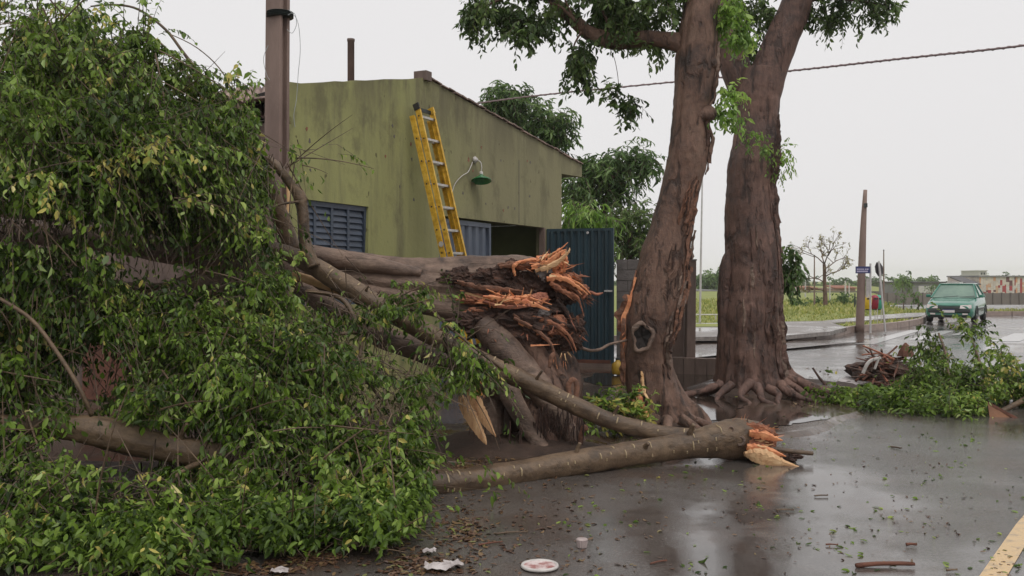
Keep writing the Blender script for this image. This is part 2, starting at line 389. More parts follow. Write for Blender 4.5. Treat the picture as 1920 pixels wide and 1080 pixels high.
M_cable = mat('cable_red_brown', (.28, .20, .20), (.18, .13, .13), 60, .6)
M_wire = mat('thin_wire', (.38, .40, .40), (.25, .27, .27), 10, .4)
M_car = mat('car_green', (.042, .20, .135), (.03, .16, .11), 2, .22, coat=.7)
M_glass = mat('car_glass', (.17, .26, .20), (.11, .18, .145), 1.5, .06, spec=.8)
M_dark = mat('dark_plastic', (.022, .03, .028), (.015, .02, .019), 9, .5)
M_lamp = mat('headlight', (.75, .68, .66), (.6, .52, .5), 6, .12, coat=.5)
M_tyre = mat('tyre', (.02, .019, .018), (.012, .012, .012), 20, .8)
M_plate = mat('plate_white', (.7, .68, .68), (.6, .58, .58), 20, .4)
M_blue = mat('sign_blue', (.03, .035, .13), (.02, .025, .09), 9, .4)
M_galv = mat('galvanised', (.52, .50, .49), (.4, .385, .375), 6, .45)
M_signb = mat('sign_back', (.028, .022, .024), (.02, .016, .017), 4, .5)
M_biny = mat('bin_yellow', (.75, .50, .03), (.6, .38, .02), 5, .4)
M_binr = mat('bin_red', (.30, .015, .04), (.2, .01, .03), 5, .4)
M_bing = mat('bin_green', (.05, .34, .23), (.04, .26, .17), 5, .4)
M_wallg = mat('grey_wall', (.17, .145, .138), (.135, .115, .11), 1.2, .85, stretch=(1, 1, .4))
M_bgrey = mat('grey_building', (.24, .235, .24), (.19, .185, .19), .6, .8)
M_roofd = mat('dark_roof', (.10, .095, .10), (.07, .066, .07), 2, .7)
M_pinkw = mat('pink_wall', (.42, .28, .24), (.34, .22, .19), .8, .85)
M_cream = mat('cream_panel', (.66, .60, .52), (.45, .38, .33), 1.2, .7, c3=(.72, .68, .64))
M_redp = mat('red_panel', (.40, .06, .07), (.28, .05, .05), 1.5, .7)
M_orng = mat('orange_panel', (.60, .26, .13), (.5, .36, .25), 1.5, .7)
M_mpanel = mat('maroon_panel', (.16, .07, .07), (.11, .05, .05), 1.5, .7)
M_paper = mat('paper', (.50, .46, .45), (.30, .26, .25), 12, .5)
M_pink = mat('pink_stain', (.46, .24, .23), (.30, .12, .12), 24, .5)

# house plaster: olive paint with rain streaks, mould and worn grey towards the corner
def plaster():
    m = bpy.data.materials.new('olive_plaster'); m.use_nodes = True; t = m.node_tree; N = t.nodes; L = t.links
    b = N['Principled BSDF']; b.inputs['Roughness'].default_value = .8; b.inputs['Specular IOR Level'].default_value = .3
    tc = N.new('ShaderNodeTexCoord')
    def noi(s, d, st=(1, 1, 1), r=.6):
        mp = N.new('ShaderNodeMapping'); mp.inputs['Scale'].default_value = st; L.new(tc.outputs['Object'], mp.inputs['Vector'])
        n = N.new('ShaderNodeTexNoise'); n.inputs['Scale'].default_value = s; n.inputs['Detail'].default_value = d
        n.inputs['Roughness'].default_value = r; L.new(mp.outputs[0], n.inputs['Vector']); return n.outputs['Fac']
    def rmp(x, a, c, lo=0., hi=1.):
        r = N.new('ShaderNodeMapRange'); r.interpolation_type = 'SMOOTHSTEP'; r.inputs[1].default_value, r.inputs[2].default_value = a, c
        r.inputs[3].default_value, r.inputs[4].default_value = lo, hi; L.new(x, r.inputs[0]); return r.outputs[0]
    def mix(f, a, c):
        x = N.new('ShaderNodeMix'); x.data_type = 'RGBA'; L.new(f, x.inputs['Factor'])
        for s, v in (('A', a), ('B', c)):
            if isinstance(v, tuple): x.inputs[s].default_value = (*v, 1)
            else: L.new(v, x.inputs[s])
        return x.outputs['Result']
    def mth(op, a, c):
        x = N.new('ShaderNodeMath'); x.operation = op; L.new(a, x.inputs[0])
        if isinstance(c, float): x.inputs[1].default_value = c
        else: L.new(c, x.inputs[1])
        return x.outputs[0]
    base = mix(noi(.8, 5), (.275, .278, .110), (.335, .332, .142))
    sp = N.new('ShaderNodeSeparateXYZ'); L.new(tc.outputs['Object'], sp.inputs[0])
    along = mth('ADD', sp.outputs['Y'], mth('MULTIPLY', noi(.7, 4), 2.4))
    base = mix(rmp(along, 13.2, 16.5, 0, .75), base, (.215, .19, .12))                        # old unpainted render towards the corner
    streak = rmp(noi(1.7, 7, (1.7, 1.7, .25), .7), .47, .70, 0, .68)
    base = mix(streak, base, (.16, .15, .085))
    top = mth('MULTIPLY', rmp(sp.outputs['Z'], 3.2, 4.2), rmp(noi(1.6, 6, (1.5, 1.5, .35)), .38, .62))
    base = mix(mth('MULTIPLY', top, .85), base, (.14, .125, .075))                               # mould under the coping
    base = mix(rmp(noi(1.7, 7, (1, 1, .7), .7), .48, .66, 0, .62), base, (.12, .108, .062))            # damp blotches
    base = mix(rmp(noi(7, 2, (1, 1, .6)), .70, .74, 0, .75), base, (.075, .06, .03))             # pock marks
    L.new(base, b.inputs['Base Color'])
    bp = N.new('ShaderNodeBump'); bp.inputs['Strength'].default_value = .25; bp.inputs['Distance'].default_value = .02
    L.new(noi(14, 6), bp.inputs['Height']); L.new(bp.outputs[0], b.inputs['Normal'])
    return m
M_plas = plaster()

# ================================================================== SETTING
def height(x, y):
    r = min(1, max(0, (x / max(y, 1) - .37) / .05)); r = r * r * (3 - 2 * r)
    return .12 - .022 * max(0, min(110, y) - 41) * r
def sheet(name, pts, z, m, depth=0.0):
    mb = MB(); top = [Vector((p[0], p[1], z)) for p in pts]; n = len(top)
    mb.add(top, [tuple(range(n))])
    if depth:
        mb.add(top + [p - Vector((0, 0, depth)) for p in top], [(i, n + i, n + (i + 1) % n, (i + 1) % n) for i in range(n)])
    return tag(mb.build(name, m), kind='structure')
sheet('ground', [(-900, -60), (900, -60), (900, 1500), (-900, 1500)], -4.0, M_earth)
sheet('road', [(-40, -12), (60, -12), (60, 60), (-40, 60)], 0.0, M_asph)

# park: grass beyond the cross street, falling away to the right
edge_px = [(560, 634), (1000, 634), (1300, 633), (1470, 631), (1560, 623), (1592, 615.5), (1640, 611.5), (1690, 606), (1724, 600), (1738, 592), (1752, 588), (1800, 586.5), (1870, 586), (1990, 586), (2140, 586)]
edge = [G(a, b, .12) for a, b in edge_px]
mb = MB(); rows = 46; cols = 60
pe = spline([(*e,) for e in edge], 4)
grid = []
for i, p in enumerate(pe):
    p = Vector(p); dirv = Vector((p.x, p.y, 0)).normalized()
    col = []
    for j in range(rows):
        d = (j / (rows - 1)) ** 2.6 * 900
        q = p + dirv * d; zz = height(q.x, q.y) + (.035 * nz(q, .25) if j > 1 else 0); col.append((q.x, q.y, zz))
    grid.append(col)
vs = [c for col in grid for c in col]; fs = [(i * rows + j, (i + 1) * rows + j, (i + 1) * rows + j + 1, i * rows + j + 1) for i in range(len(pe) - 1) for j in range(rows - 1)]
mb.add(vs, fs); park = tag(mb.build('park_lawn', M_grass, smooth=True), kind='structure')
# park path, light wet concrete
sheet('park_path', [G(a, b, .185)[:2] for a, b in [(1180, 632.5), (1300, 632), (1470, 629.5), (1556, 622), (1588, 614), (1560, 605.5), (1610, 602), (1665, 597.5), (1722, 594), (1736, 590), (1745, 586), (1700, 587), (1640, 591.5), (1600, 596), (1540, 602), (1480, 603), (1380, 605), (1180, 608)]], .19, M_path, .1)
sheet('lawn_strip', [G(a, b, .20)[:2] for a, b in [(1180, 613), (1300, 612.5), (1346, 612), (1346, 607), (1180, 608)]], .205, M_grass, .05)
# park kerb, stone by stone
kerb = MB(); kerb.box(tuple(edge[3] + Vector((0, .3, -.25))), (.2, .2, .05)); kerb = tag(kerb.build('kerb', M_kerb), kind='structure')
acc = 0; last = Vector(pe[0]); st = last.copy()
for p in pe[1:]:
    p = Vector(p)
    if (p - st).length > 1.0 and p.y < 60:
        n = max(1, round((p - st).length / 1.1))
        for k in range(n):
            a = st.lerp(p, (k + .015) / n); b = st.lerp(p, (k + .985) / n); b_ = MB()
            b_.bar(a + Vector((0, 0, -.035)), b + Vector((0, 0, -.035)), .16, .19, Vector((0, 0, 1)).cross(b - a)); b_.build('kerb_stone', M_kerb, kerb)
        st = p
# near pavement round the trees
walk_px = [(-900, 1040), (-200, 985), (300, 955), (700, 918), (1000, 876), (1180, 850), (1330, 828), (1440, 812), (1510, 800), (1560, 786), (1583, 768), (1574, 744), (1540, 718), (1490, 694), (1400, 678), (1300, 668)]
wp = spline([(*G(a, b, .06),) for a, b in walk_px], 12)
wp = [Vector(p) + Vector((.16 * nz(p, 1.3) + .05 * nz(p, 5), .16 * nz(p, 1.4, 5) + .05 * nz(p, 5.5, 5), 0)) for p in wp]
sheet('pavement', [(p.x, p.y) for p in wp] + [(9, 24), (-20, 30), (-40, 20), (-40, 4)], .04, M_walk)
lip = MB(); lv_ = []
for i, p in enumerate(wp):
    t_ = (wp[min(len(wp) - 1, i + 1)] - wp[max(0, i - 1)]); o_ = Vector((t_.y, -t_.x, 0)).normalized() * (.10 + .06 * nz(p, 3))
    lv_ += [(p.x, p.y, .04), (p.x + o_.x, p.y + o_.y, -.006)]
lip.add(lv_, [(2 * i, 2 * i + 1, 2 * i + 3, 2 * i + 2) for i in range(len(wp) - 1)]); tag(lip.build('pavement_edge', M_walk, smooth=True), kind='structure')
# soil: beds round the stump and trunks, a real low mound each
def mound(name, c, rx, ry, h, seed, m=M_soil, base=.055, rot=0):
    mb = MB(); nr, na = 14, 48; vs = [(c[0], c[1], base + h)]; ca, sa = math.cos(rot), math.sin(rot)
    for i in range(1, nr + 1):
        t = i / nr
        for k in range(na):
            a = 2 * math.pi * k / na; e = 1 + .35 * noise.noise(Vector((math.cos(a) * 1.7, math.sin(a) * 1.7, seed)))
            x, y = rx * t * e * math.cos(a), ry * t * e * math.sin(a); x, y = x * ca - y * sa, x * sa + y * ca
            z = base * (1 - t ** 5) - .03 * t ** 7 + h * (1 - t * t) + (.03 + h * .4) * nz((x, y, seed), 4.5) * (1 - t) + .012 * nz((x, y, seed), 13) * (1 - t ** 4) - .012 * t ** 6
            vs.append((c[0] + x, c[1] + y, z))
    fs = [(0, 1 + k, 1 + (k + 1) % na) for k in range(na)]
    for i in range(nr - 1):
        for k in range(na):
            a, b = 1 + i * na, 1 + (i + 1) * na; fs.append((a + k, b + k, b + (k + 1) % na, a + (k + 1) % na))
    mb.add(vs, fs); return tag(mb.build(name, m, smooth=True), kind='structure')
mound('soil_bed', G(900, 822, .06), 1.7, .95, .10, 1.3)
mound('soil_bed', G(1445, 728, .06), 1.35, .85, .14, 4.1)
mound('soil_bed', G(1230, 800, .06), .8, .5, .05, 7.7)
mound('soil_bed', G(250, 905, .06), 2.3, 1.2, .06, 9.7)
mound('soil_bed', G(620, 800, .06), 1.5, 1.2, .05, 12.7)
# standing water
M_water = wet_mat('puddle_water', (.05, .036, .028), (.075, .058, .047), .8, .012, .06, 9, .05, .4, .7, 1.2, .6)
def puddle(pts, z, seed):
    P_ = spline([(*G(a, b, z),) for a, b in pts + pts[:1]], 9)[:-1]
    c = sum((Vector(p) for p in P_), Vector()) / len(P_)
    sheet('puddle', [(p[0] + .16 * nz(p, 2.2, seed) + .06 * nz(p, 7, seed), p[1] + .16 * nz(p, 2.4, seed + 3) + .06 * nz(p, 7, seed + 3)) for p in P_], z, M_water)
puddle([(1225, 716), (1270, 700), (1320, 698), (1350, 712), (1375, 738), (1400, 758), (1360, 784), (1310, 790), (1275, 765), (1262, 740)], .046, 1)
puddle([(1400, 785), (1450, 772), (1510, 774), (1540, 785), (1500, 797), (1440, 800)], .046, 2)
puddle([(1180, 695), (1120, 700), (1100, 715), (1150, 722), (1195, 712)], .046, 6)
# paint
sheet('yellow_line', [G(a, b, .004)[:2] for a, b in [(1826, 1094), (1880, 1094), (1926, 1016), (1990, 915), (1966, 912), (1904, 984)]], .004, M_yellow)
for pts in ([(1782, 628), (1822, 628), (1858, 616), (1830, 616)], [(1858, 640), (1912, 640), (1946, 625), (1902, 625)], [(1600, 645), (1640, 645), (1728, 619), (1706, 619)], [(1700, 637), (1738, 637), (1790, 620), (1765, 620)]):
    sheet('crossing_stripe', [G(a, b, .004)[:2] for a, b in pts], .004, M_white)

# ================================================================== HOUSE
UD = Vector((.44, .898, 0)).normalized(); ND = Vector((UD.y, -UD.x, 0))     # along the gable wall / out of it towards the street
C1 = W(1053, 525, 17.6)
def wall_hit(px, py, off=0.0):
    d = Vector(((px - 960) / FPX, 1, (HY - py) / FPX)); o = Vector((0, 0, CH)); c = C1 + ND * off
    return o + d * ((c - o).dot(ND) / d.dot(ND))
C0 = wall_hit(541, 525); C0.z = 0; LEN = (wall_hit(1053, 525) - C0).dot(UD)
def tz(px, py):
    p = wall_hit(px, py); return ((p - C0).dot(UD), p.z)
def HP(t, z, n=0.0): return C0 + UD * t + ND * n + Vector((0, 0, z))
house = thing('green_house', C0, 'olive green plastered house with a gable wall, shuttered window and open porch', 'house')
tw0, tw1 = tz(556, 420)[0], tz(691, 420)[0]
td0, td1 = tz(824, 440)[0], tz(926, 440)[0]
tp1 = tz(1021, 440)[0]
ZH, ZS = 2.47, 1.25
tr_, zr_ = tz(800, 146); tl_, zl_ = 0.0, tz(541, 156)[1]
te_, ze_ = tz(1091, 309); te2, ze2 = tz(1091, 332); tb2, zb2 = tz(1054, 326)
mb = MB()
def quad(t0, z0, t1, z1): mb.add([HP(t0, z0), HP(t1, z0), HP(t1, z1), HP(t0, z1)], [(0, 1, 2, 3)])
quad(0, 0, tw0, ZH); quad(tw0, 0, tw1, ZS); quad(tw1, 0, td0, ZH); quad(tp1, 0, LEN, ZH)
topv = [(0, ZH), (tw0, ZH), (tw1, ZH), (td0, ZH), (tp1, ZH), (LEN, ZH), (LEN, zb2), (te2, ze2), (te_, ze_)]
nseg = 14
topv += [(te_ + (tr_ - te_) * k / nseg, ze_ + (zr_ - ze_) * k / nseg + random.uniform(-.012, .012)) for k in range(1, nseg)] + [(tr_, zr_)]
topv += [(tr_ + (tl_ - tr_) * k / nseg, zr_ + (zl_ - zr_) * k / nseg + random.uniform(-.008, .006)) for k in range(1, nseg)] + [(tl_ + .03, zl_ + .02), (0, zl_ - .08)]
mb.add([HP(t, z) for t, z in topv], [tuple(range(len(topv)))])
wallo = mb.build('gable_wall', M_plas, house)
bmv = bmesh.new(); bmv.from_mesh(wallo.data); bmesh.ops.remove_doubles(bmv, verts=bmv.verts, dist=.001); bmesh.ops.recalc_face_normals(bmv, faces=bmv.faces)
if sum((f.normal.dot(ND) for f in bmv.faces)) < 0: bmesh.ops.reverse_faces(bmv, faces=bmv.faces)
bmv.to_mesh(wallo.data); bmv.free()
md = wallo.modifiers.new('thickness', 'SOLIDIFY'); md.thickness = .16; md.offset = -1
VD = -ND
# near side wall (behind the crown), back part, floor slab
DEP = 7.0
mb = MB(); mb.prism([HP(0, 0, -.161), HP(0, 0, -DEP), HP(0, zl_ - .42, -DEP), HP(0, zl_ - .42, -.161)], UD * .15); mb.build('side_wall', M_post, house)
mb = MB(); mb.prism([HP(0, 0, -DEP), HP(LEN, 0, -DEP), HP(LEN, 3.2, -DEP), HP(tr_, zr_ - .2, -DEP), HP(0, zl_ - .5, -DEP)], -ND * .15); mb.build('back_wall', M_plas, house)
mb = MB(); mb.prism([HP(LEN - .15, 0, -1.9), HP(LEN - .15, 0, -DEP), HP(LEN - .15, 3.2, -DEP), HP(LEN - .15, 3.2, -1.9)], UD * .15); mb.build('far_side_wall', M_plas, house)
# porch recess behind the opening
mb = MB(); mb.prism([HP(td0 - .3, 0, -1.9), HP(LEN, 0, -1.9), HP(LEN, 3.2, -1.9), HP(td0 - .3, 3.2, -1.9)], -ND * .1); mb.build('porch_wall', M_inner, house)
mb = MB(); mb.prism([HP(td0 - .3, ZH + .1, -.17), HP(LEN, ZH + .1, -.17), HP(LEN, ZH + .1, -1.9), HP(td0 - .3, ZH + .1, -1.9)], (0, 0, .06)); mb.build('porch_ceiling', M_inner, house)
mb = MB(); mb.prism([HP(td1 + .75, 1.95, -1.885), HP(td1 + 1.7, 1.95, -1.885), HP(td1 + 1.7, 2.3, -1.885), HP(td1 + .75, 2.3, -1.885)], ND * .03); mb.build('meter_box', M_mpanel, house)
mb = MB(); mb.prism([HP(LEN - .15, 0, -.165), HP(LEN - .15, 0, -1.895), HP(LEN - .15, ZH + .09, -1.895), HP(LEN - .15, ZH + .09, -.165)], UD * .14); mb.build('porch_end_wall', M_inner, house)
mb = MB(); mb.bar(HP(tp1 - .03, 0, -.03), HP(tp1 - .03, ZH, -.03), .05, .1, UD); mb.build('porch_post', M_post, house)
# joint line and the concrete purlin end on the ridge
mb = MB(); mb.box(HP(tr_ - .02, zr_ + .02, -.05), (.15, .2, .13), Matrix.Rotation(math.atan2(UD.y, UD.x), 3, 'Z')); mb.build('purlin_end', M_post, house)
mb = MB(); tj = tz(973, 360)[0]; mb.bar(HP(tj, ZH + .02, .001), HP(tj, 3.55, .001), .012, .006, UD); mb.build('render_joint', M_mortar, house)
# eave underside
mb = MB(); mb.prism([HP(LEN + .02, zb2 + .005, -.17), HP(te2, ze2 + .005, -.17), HP(te_, ze_ - .01, -.17), HP(LEN + .02, zb2 + .3, -.17)], -ND * 6.5); mb.build('eave', M_post, house)
RW = random.Random(5)
for k in range(26):
    t = RW.uniform(.3, 6.5); z = RW.uniform(2.6, 3.6)
    if any(abs(t - a) < .1 for a in (0,)): continue
    pts = [HP(t + RW.uniform(.008, .03) * math.cos(a * .9), z + RW.uniform(.01, .035) * math.sin(a * .9), .0015) for a in range(7)]
    b_ = MB(); b_.prism(pts, ND * .002); b_.build('plaster_chip', M_mortar if k % 3 else M_brick, house)
# louvred window
win = MB(); rz = math.atan2(UD.y, UD.x); RZ = Matrix.Rotation(rz, 3, 'Z')
for (t0, z0, t1, z1) in ((tw0, ZS, tw0 + .05, ZH), (tw1 - .05, ZS, tw1, ZH), (tw0 + .05, ZH - .06, tw1 - .05, ZH), (tw0 + .05, ZS, tw1 - .05, ZS + .06)):
    win.prism([HP(t0, z0, -.09), HP(t1, z0, -.09), HP(t1, z1, -.09), HP(t0, z1, -.09)], ND * .06)
win = win.build('window', M_iron, house)
b_ = MB(); b_.prism([HP(tw0, ZS, -.15), HP(tw1, ZS, -.15), HP(tw1, ZH, -.15), HP(tw0, ZH, -.15)], ND * .01); b_.build('window_back', M_iron, win)
npan = 4; pw = (tw1 - tw0 - .1) / npan
for i in range(1, npan):
    b_ = MB(); t = tw0 + .05 + i * pw; b_.prism([HP(t - .022, ZS + .06, -.08), HP(t + .022, ZS + .06, -.08), HP(t + .022, ZH - .06, -.08), HP(t - .022, ZH - .06, -.08)], ND * .045); b_.build('mullion', M_iron, win)
slm = None; nsl = 15
for i in range(npan):
    for k in range(nsl):
        z = ZS + .06 + (k + .5) * (ZH - ZS - .12) / nsl; tA = tw0 + .05 + i * pw + .024; tB = tA + pw - .048
        s_ = MB(); s_.prism([HP(tA, z - .044, -.050), HP(tB, z - .044, -.050), HP(tB, z + .042, -.082), HP(tA, z + .042, -.082)], ND * .012); s_.build('slat', M_iron, win)
# steel door leaf with ribs, hinged at the right of its opening
dr = MB()
for (t0, z0, t1, z1) in ((td0, .05, td0 + .05, ZH - .03), (td1 - .06, .05, td1, ZH - .03), (td0 + .05, ZH - .1, td1 - .06, ZH - .03), (td0 + .05, .05, td1 - .06, .12)):
    dr.prism([HP(t0, z0, -.12), HP(t1, z0, -.12), HP(t1, z1, -.12), HP(t0, z1, -.12)], ND * .07)
dr = dr.build('door', M_door, house)
nr_ = 7; rw = (td1 - td0 - .11) / nr_
for i in range(nr_):
    r_ = MB(); a = td0 + .05 + i * rw; prof = [(0, 0), (.12, .035), (.52, .035), (.64, 0), (1, 0)]
    pts = [HP(a + u * rw, .12, -.10 + n) for u, n in prof]
    n = len(pts); up = Vector((0, 0, ZH - .22)); bk = -ND * .01
    r_.add(pts + [p + up for p in pts], [(k, k + 1, n + k + 1, n + k) for k in range(n - 1)]); r_.build('rib', M_door, dr)
# red side door on the near side wall
fd = MB(); fd.prism([HP(-.02, .06, -2.2), HP(-.02, .06, -3.2), HP(-.02, 1.05, -3.2), HP(-.02, 1.05, -2.2)], -UD * .04); fd.build('side_door', M_rust, house)
# broken brick edge at the near corner
for k in range(16):
    z = .7 + k * .175 + random.uniform(-.01, .01); wv = random.uniform(.10, .2)
    b_ = MB(); b_.box(HP(-.03 + random.uniform(-.01, .02), z, -.075), (.12, .15, .085), RZ); b_.build('brick', M_brick, house)
# vent pipe
vp = wall_hit(658, 150, -1.2); b_ = MB(); r = 6.5 * vp.y / FPX
ztop = CH + (HY - 73) / FPX * vp.y
b_.lathe((vp.x, vp.y, 3.2), [(r, 0), (r, ztop - 3.2 - .04), (r * 1.12, ztop - 3.2 - .035), (r * 1.12, ztop - 3.2)], 14); b_.build('vent_pipe', M_post, house, True)
# roof sheets (corrugated) either side of the ridge, laid in courses
def roof_sheet(t0, z0, t1, z1, n0, n1, waves, m, sag=0.0, seed=0):
    mb = MB(); nn = waves * 6; vs = []; rows = 5
    for j in range(rows):
        u = j / (rows - 1)
        for i in range(nn + 1):
            x = n0 + (n1 - n0) * i / nn; c = .022 * math.sin(2 * math.pi * waves * i / nn) + sag * noise.noise(Vector((x * 1.3, u * 2, seed)))
            vs.append(HP(t0 + (t1 - t0) * u, z0 + (z1 - z0) * u + c, x))
    mb.add(vs, [(j * (nn + 1) + i, j * (nn + 1) + i + 1, (j + 1) * (nn + 1) + i + 1, (j + 1) * (nn + 1) + i) for j in range(rows - 1) for i in range(nn)])
    o = mb.build('roof_sheet', m, house, True); s = o.modifiers.new('thickness', 'SOLIDIFY'); s.thickness = .012; return o
zR = zr_ - .22
for k in range(6):
    a = -.18 - k * 1.12
    roof_sheet(tr_, zR, 1.35, zR - .17 * (tr_ - 1.35), a, a - 1.15, 6, M_tile, .02, k)
    roof_sheet(1.5, zR - .17 * (tr_ - 1.5) - .02, -.35, zR - .17 * (tr_ + .35) - .05, a, a - 1.15, 6, M_tile, .05 if k < 2 else .02, k + 9)
    roof_sheet(tr_, zR, LEN + .35, zR - .155 * (LEN + .35 - tr_), a, a - 1.15, 6, M_tile, .02, k + 20)
# a lifted, broken piece of sheet by the pole
pb = [HP(-.3, 3.42, -.5), HP(-.32, 3.36, -1.2), HP(.35, 3.58, -1.1), HP(.3, 3.62, -.55)]
b_ = MB(); b_.prism(pb, (0, 0, .012)); b_.build('broken_sheet_or_gap', M_tile, house)
def slump(c4, waves, rows=6):
    mb = MB(); nn = waves * 6; vs = []
    for j in range(rows):
        for i in range(nn + 1):
            u, v = i / nn, j / (rows - 1); p = (c4[0].lerp(c4[1], u)).lerp(c4[3].lerp(c4[2], u), v); vs.append(p + Vector((0, -.01, .028 * math.sin(2 * math.pi * waves * u) + .03 * nz(p, 1.5))))
    mb.add(vs, [(j * (nn + 1) + i, j * (nn + 1) + i + 1, (j + 1) * (nn + 1) + i + 1, (j + 1) * (nn + 1) + i) for j in range(rows - 1) for i in range(nn)])
    o = mb.build('roof_sheet', M_tile, house, True); o.modifiers.new('thickness', 'SOLIDIFY').thickness = .014
slump([W(418, 169, 12.9), W(470, 163, 12.7), W(472, 192, 11.7), W(395, 200, 11.9)], 4)
slump([W(455, 166, 12.6), W(508, 162, 12.4), W(506, 200, 11.5), W(448, 192, 11.6)], 4)
slump([W(395, 188, 11.8), W(455, 186, 11.7), W(462, 212, 11.0), W(385, 222, 11.1)], 4)
slump([W(450, 190, 11.6), W(512, 200, 11.3), W(512, 222, 10.9), W(452, 214, 11.0)], 4)
b_ = MB(); b_.prism([W(478, 178, 11.4), W(500, 172, 11.35), W(504, 194, 11.3), W(488, 196, 11.35)], (0, .02, .01)); b_.build('broken_sheet_or_gap', M_void, house)  # near-black slab, shade of a gap among the sheets put into colour
# coping tiles down the street-side slope
for k in range(30):
    u = (k + .5) / 30; t = tr_ + (te_ - tr_) * u; z = zr_ + (ze_ - zr_) * u + .012 + random.uniform(-.008, .012)
    b_ = MB(); b_.box(HP(t, z, -.06), (LEN * .6 / 30 + .02, .19, .014 + random.uniform(0, .012)), RZ @ Matrix.Rotation(.14 + random.uniform(-.05, .05), 3, 'Y')); b_.build('coping_tile', M_tile if k % 3 else M_post, house)

# wall lamp ----------------------------------------------------------
lp = wall_hit(889, 300)
lamp = thing('wall_lamp', lp, 'green enamel shade lamp on a curved white arm on the gable wall', 'lamp')
b_ = MB(); b_.lathe(lp, [(.05, 0), (.055, .02), (.03, .05), (.02, .06)], 14, ND); b_.build('wall_plate', M_wht, lamp, True)
arm = [lp + ND * .03, lp + ND * .07 + Vector((0, 0, -.01)), lp + ND * .115 + Vector((0, 0, -.05)), lp + ND * .13 + Vector((0, 0, -.12)), lp + ND * .12 + Vector((0, 0, -.18))]
b_ = MB(); tube(b_, [(*p, .008) for p in arm], 8, 5); b_.build('arm', M_wht, lamp, True)
sc_ = arm[-1]
b_ = MB(); b_.lathe(sc_, [(.02, .0), (.028, -.01), (.03, -.06), (.026, -.065)], 12); b_.build('lamp_holder', M_wht, lamp, True)
tilt = (Vector((0, 0, 1)) + UD * .22 - ND * .15)
b_ = MB(); b_.lathe(sc_ + Vector((0, 0, -.05)), [(.03, .0), (.045, -.02), (.10, -.055), (.148, -.085), (.155, -.105), (.150, -.104), (.095, -.06), (.03, -.02)], 24, tilt); b_.build('lamp_shade', M_shade, lamp, True)
b_ = MB(); cord = [wall_hit(886, 304, .02), wall_hit(878, 322, .02), wall_hit(866, 330, .02), wall_hit(853, 345, .02), wall_hit(846, 368, .02), wall_hit(838, 400, .02)]
tube(b_, [(*p, .006) for p in cord], 6, 4); b_.build('cord', M_wht, lamp, True)

# ladder -------------------------------------------------------------
ltop = wall_hit(800, 212, .03); lt = (ltop - C0).dot(UD) - .27; LZ = ltop.z; LOFF = .98
def LP(u, z, n):   # u across the ladder, n extra distance off the wall side
    f = (LZ - z) / LZ
    return HP(lt + u, z, .04 + LOFF * f + n)
lad = thing('ladder', LP(0, .06, 0), 'yellow fibreglass extension ladder leaning on the green gable wall', 'ladder')
LWD = .205
for sec, (n0, wv, zt) in enumerate(((.0, LWD + .028, LZ - .12), (.088, LWD - .012, LZ))):
    for s in (-1, 1):
        b_ = MB(); u = s * wv
        b_.bar(LP(u, .06, n0 + .035), LP(u, zt, n0 + .035), .012, .072, UD)
        for nn in (.004, .067): b_.bar(LP(u - s * .014, .061, n0 + nn), LP(u - s * .014, zt - .001, n0 + nn), .028, .007, UD)
        st_ = b_.build('stile', M_yel, lad)
        for z in np.arange(.38, zt - .1, .305):
            c_ = MB(); c_.lathe(LP(u + s * .006, z, n0 + .035), [(.012, 0), (.012, .004)], 8, UD * s); c_.build('rivet', M_black, st_)
    for z in np.arange(.38, zt - .1, .305):
        b_ = MB(); b_.bar(LP(-wv, z, n0 + .035), LP(wv, z, n0 + .035), .034, .03, ND); b_.build('rung', M_alu, lad)
for s in (-1, 1):
    b_ = MB(); b_.bar(LP(s * (LWD - .012), LZ - .04, .12), LP(s * (LWD - .012), LZ + .045, .11), .03, .085, UD); b_.build('end_cap', M_black if s < 0 else M_yel, lad)
b_ = MB(); b_.bar(LP(-LWD, LZ - .02, .10), LP(LWD, LZ - .02, .10), .05, .02, (0, 0, 1)); b_.build('top_brace', M_dark, lad)
b_ = MB(); b_.lathe(LP(-LWD - .040, 2.02, .055), [(.036, 0), (.036, .003)], 16, -UD); o = b_.build('sticker', M_wht, lad); 
b_ = MB(); tube(b_, [(*LP(-.08, 3.0, .03), .005), (*LP(-.07, 2.6, .02), .005), (*LP(-.02, 2.2, .03), .005), (*LP(.05, 2.45, .03), .005)], 6, 5); b_.build('rope', M_wire, lad, True)

# gate, block wall, posts --------------------------------------------
GY = 16.75
gl, gr = W(1026, 500, GY + .25), W(1151, 500, GY - .1); gz1 = CH + (HY - 428) / FPX * GY
gd = (gr - gl); gd.z = 0; gw = gd.length; gd.normalize(); gn = Vector((gd.y, -gd.x, 0))
gate = thing('metal_gate', Vector((gl.x, gl.y, .06)), 'dark teal ribbed sheet metal gate leaf beside the porch', 'gate')
def GP(u, z, n=0.0): return Vector((gl.x, gl.y, 0)) + gd * u + gn * n + Vector((0, 0, z))
for a, b, c, d in ((0, .10, .05, gz1), (gw - .05, .10, gw, gz1), (.05, gz1 - .05, gw - .05, gz1), (.05, .10, gw - .05, .16)):
    b_ = MB(); b_.prism([GP(a, b, -.02), GP(c, b, -.02), GP(c, d, -.02), GP(a, d, -.02)], gn * .05); b_.build('frame_bar', M_gate if b < 1 and d > 1 or b > 1 else M_rust, gate)
nrib = 9; rw = (gw - .1) / nrib
for i in range(nrib):
    r_ = MB(); a = .05 + i * rw; pts = [GP(a + u * rw, .16, n) for u, n in ((0, 0), (.15, .03), (.5, .03), (.65, 0), (1, 0))]; n = 5; up = Vector((0, 0, gz1 - .21))
    r_.add(pts + [p + up for p in pts], [(k, k + 1, n + k + 1, n + k) for k in range(n - 1)]); r_.build('rib', M_gate, gate)
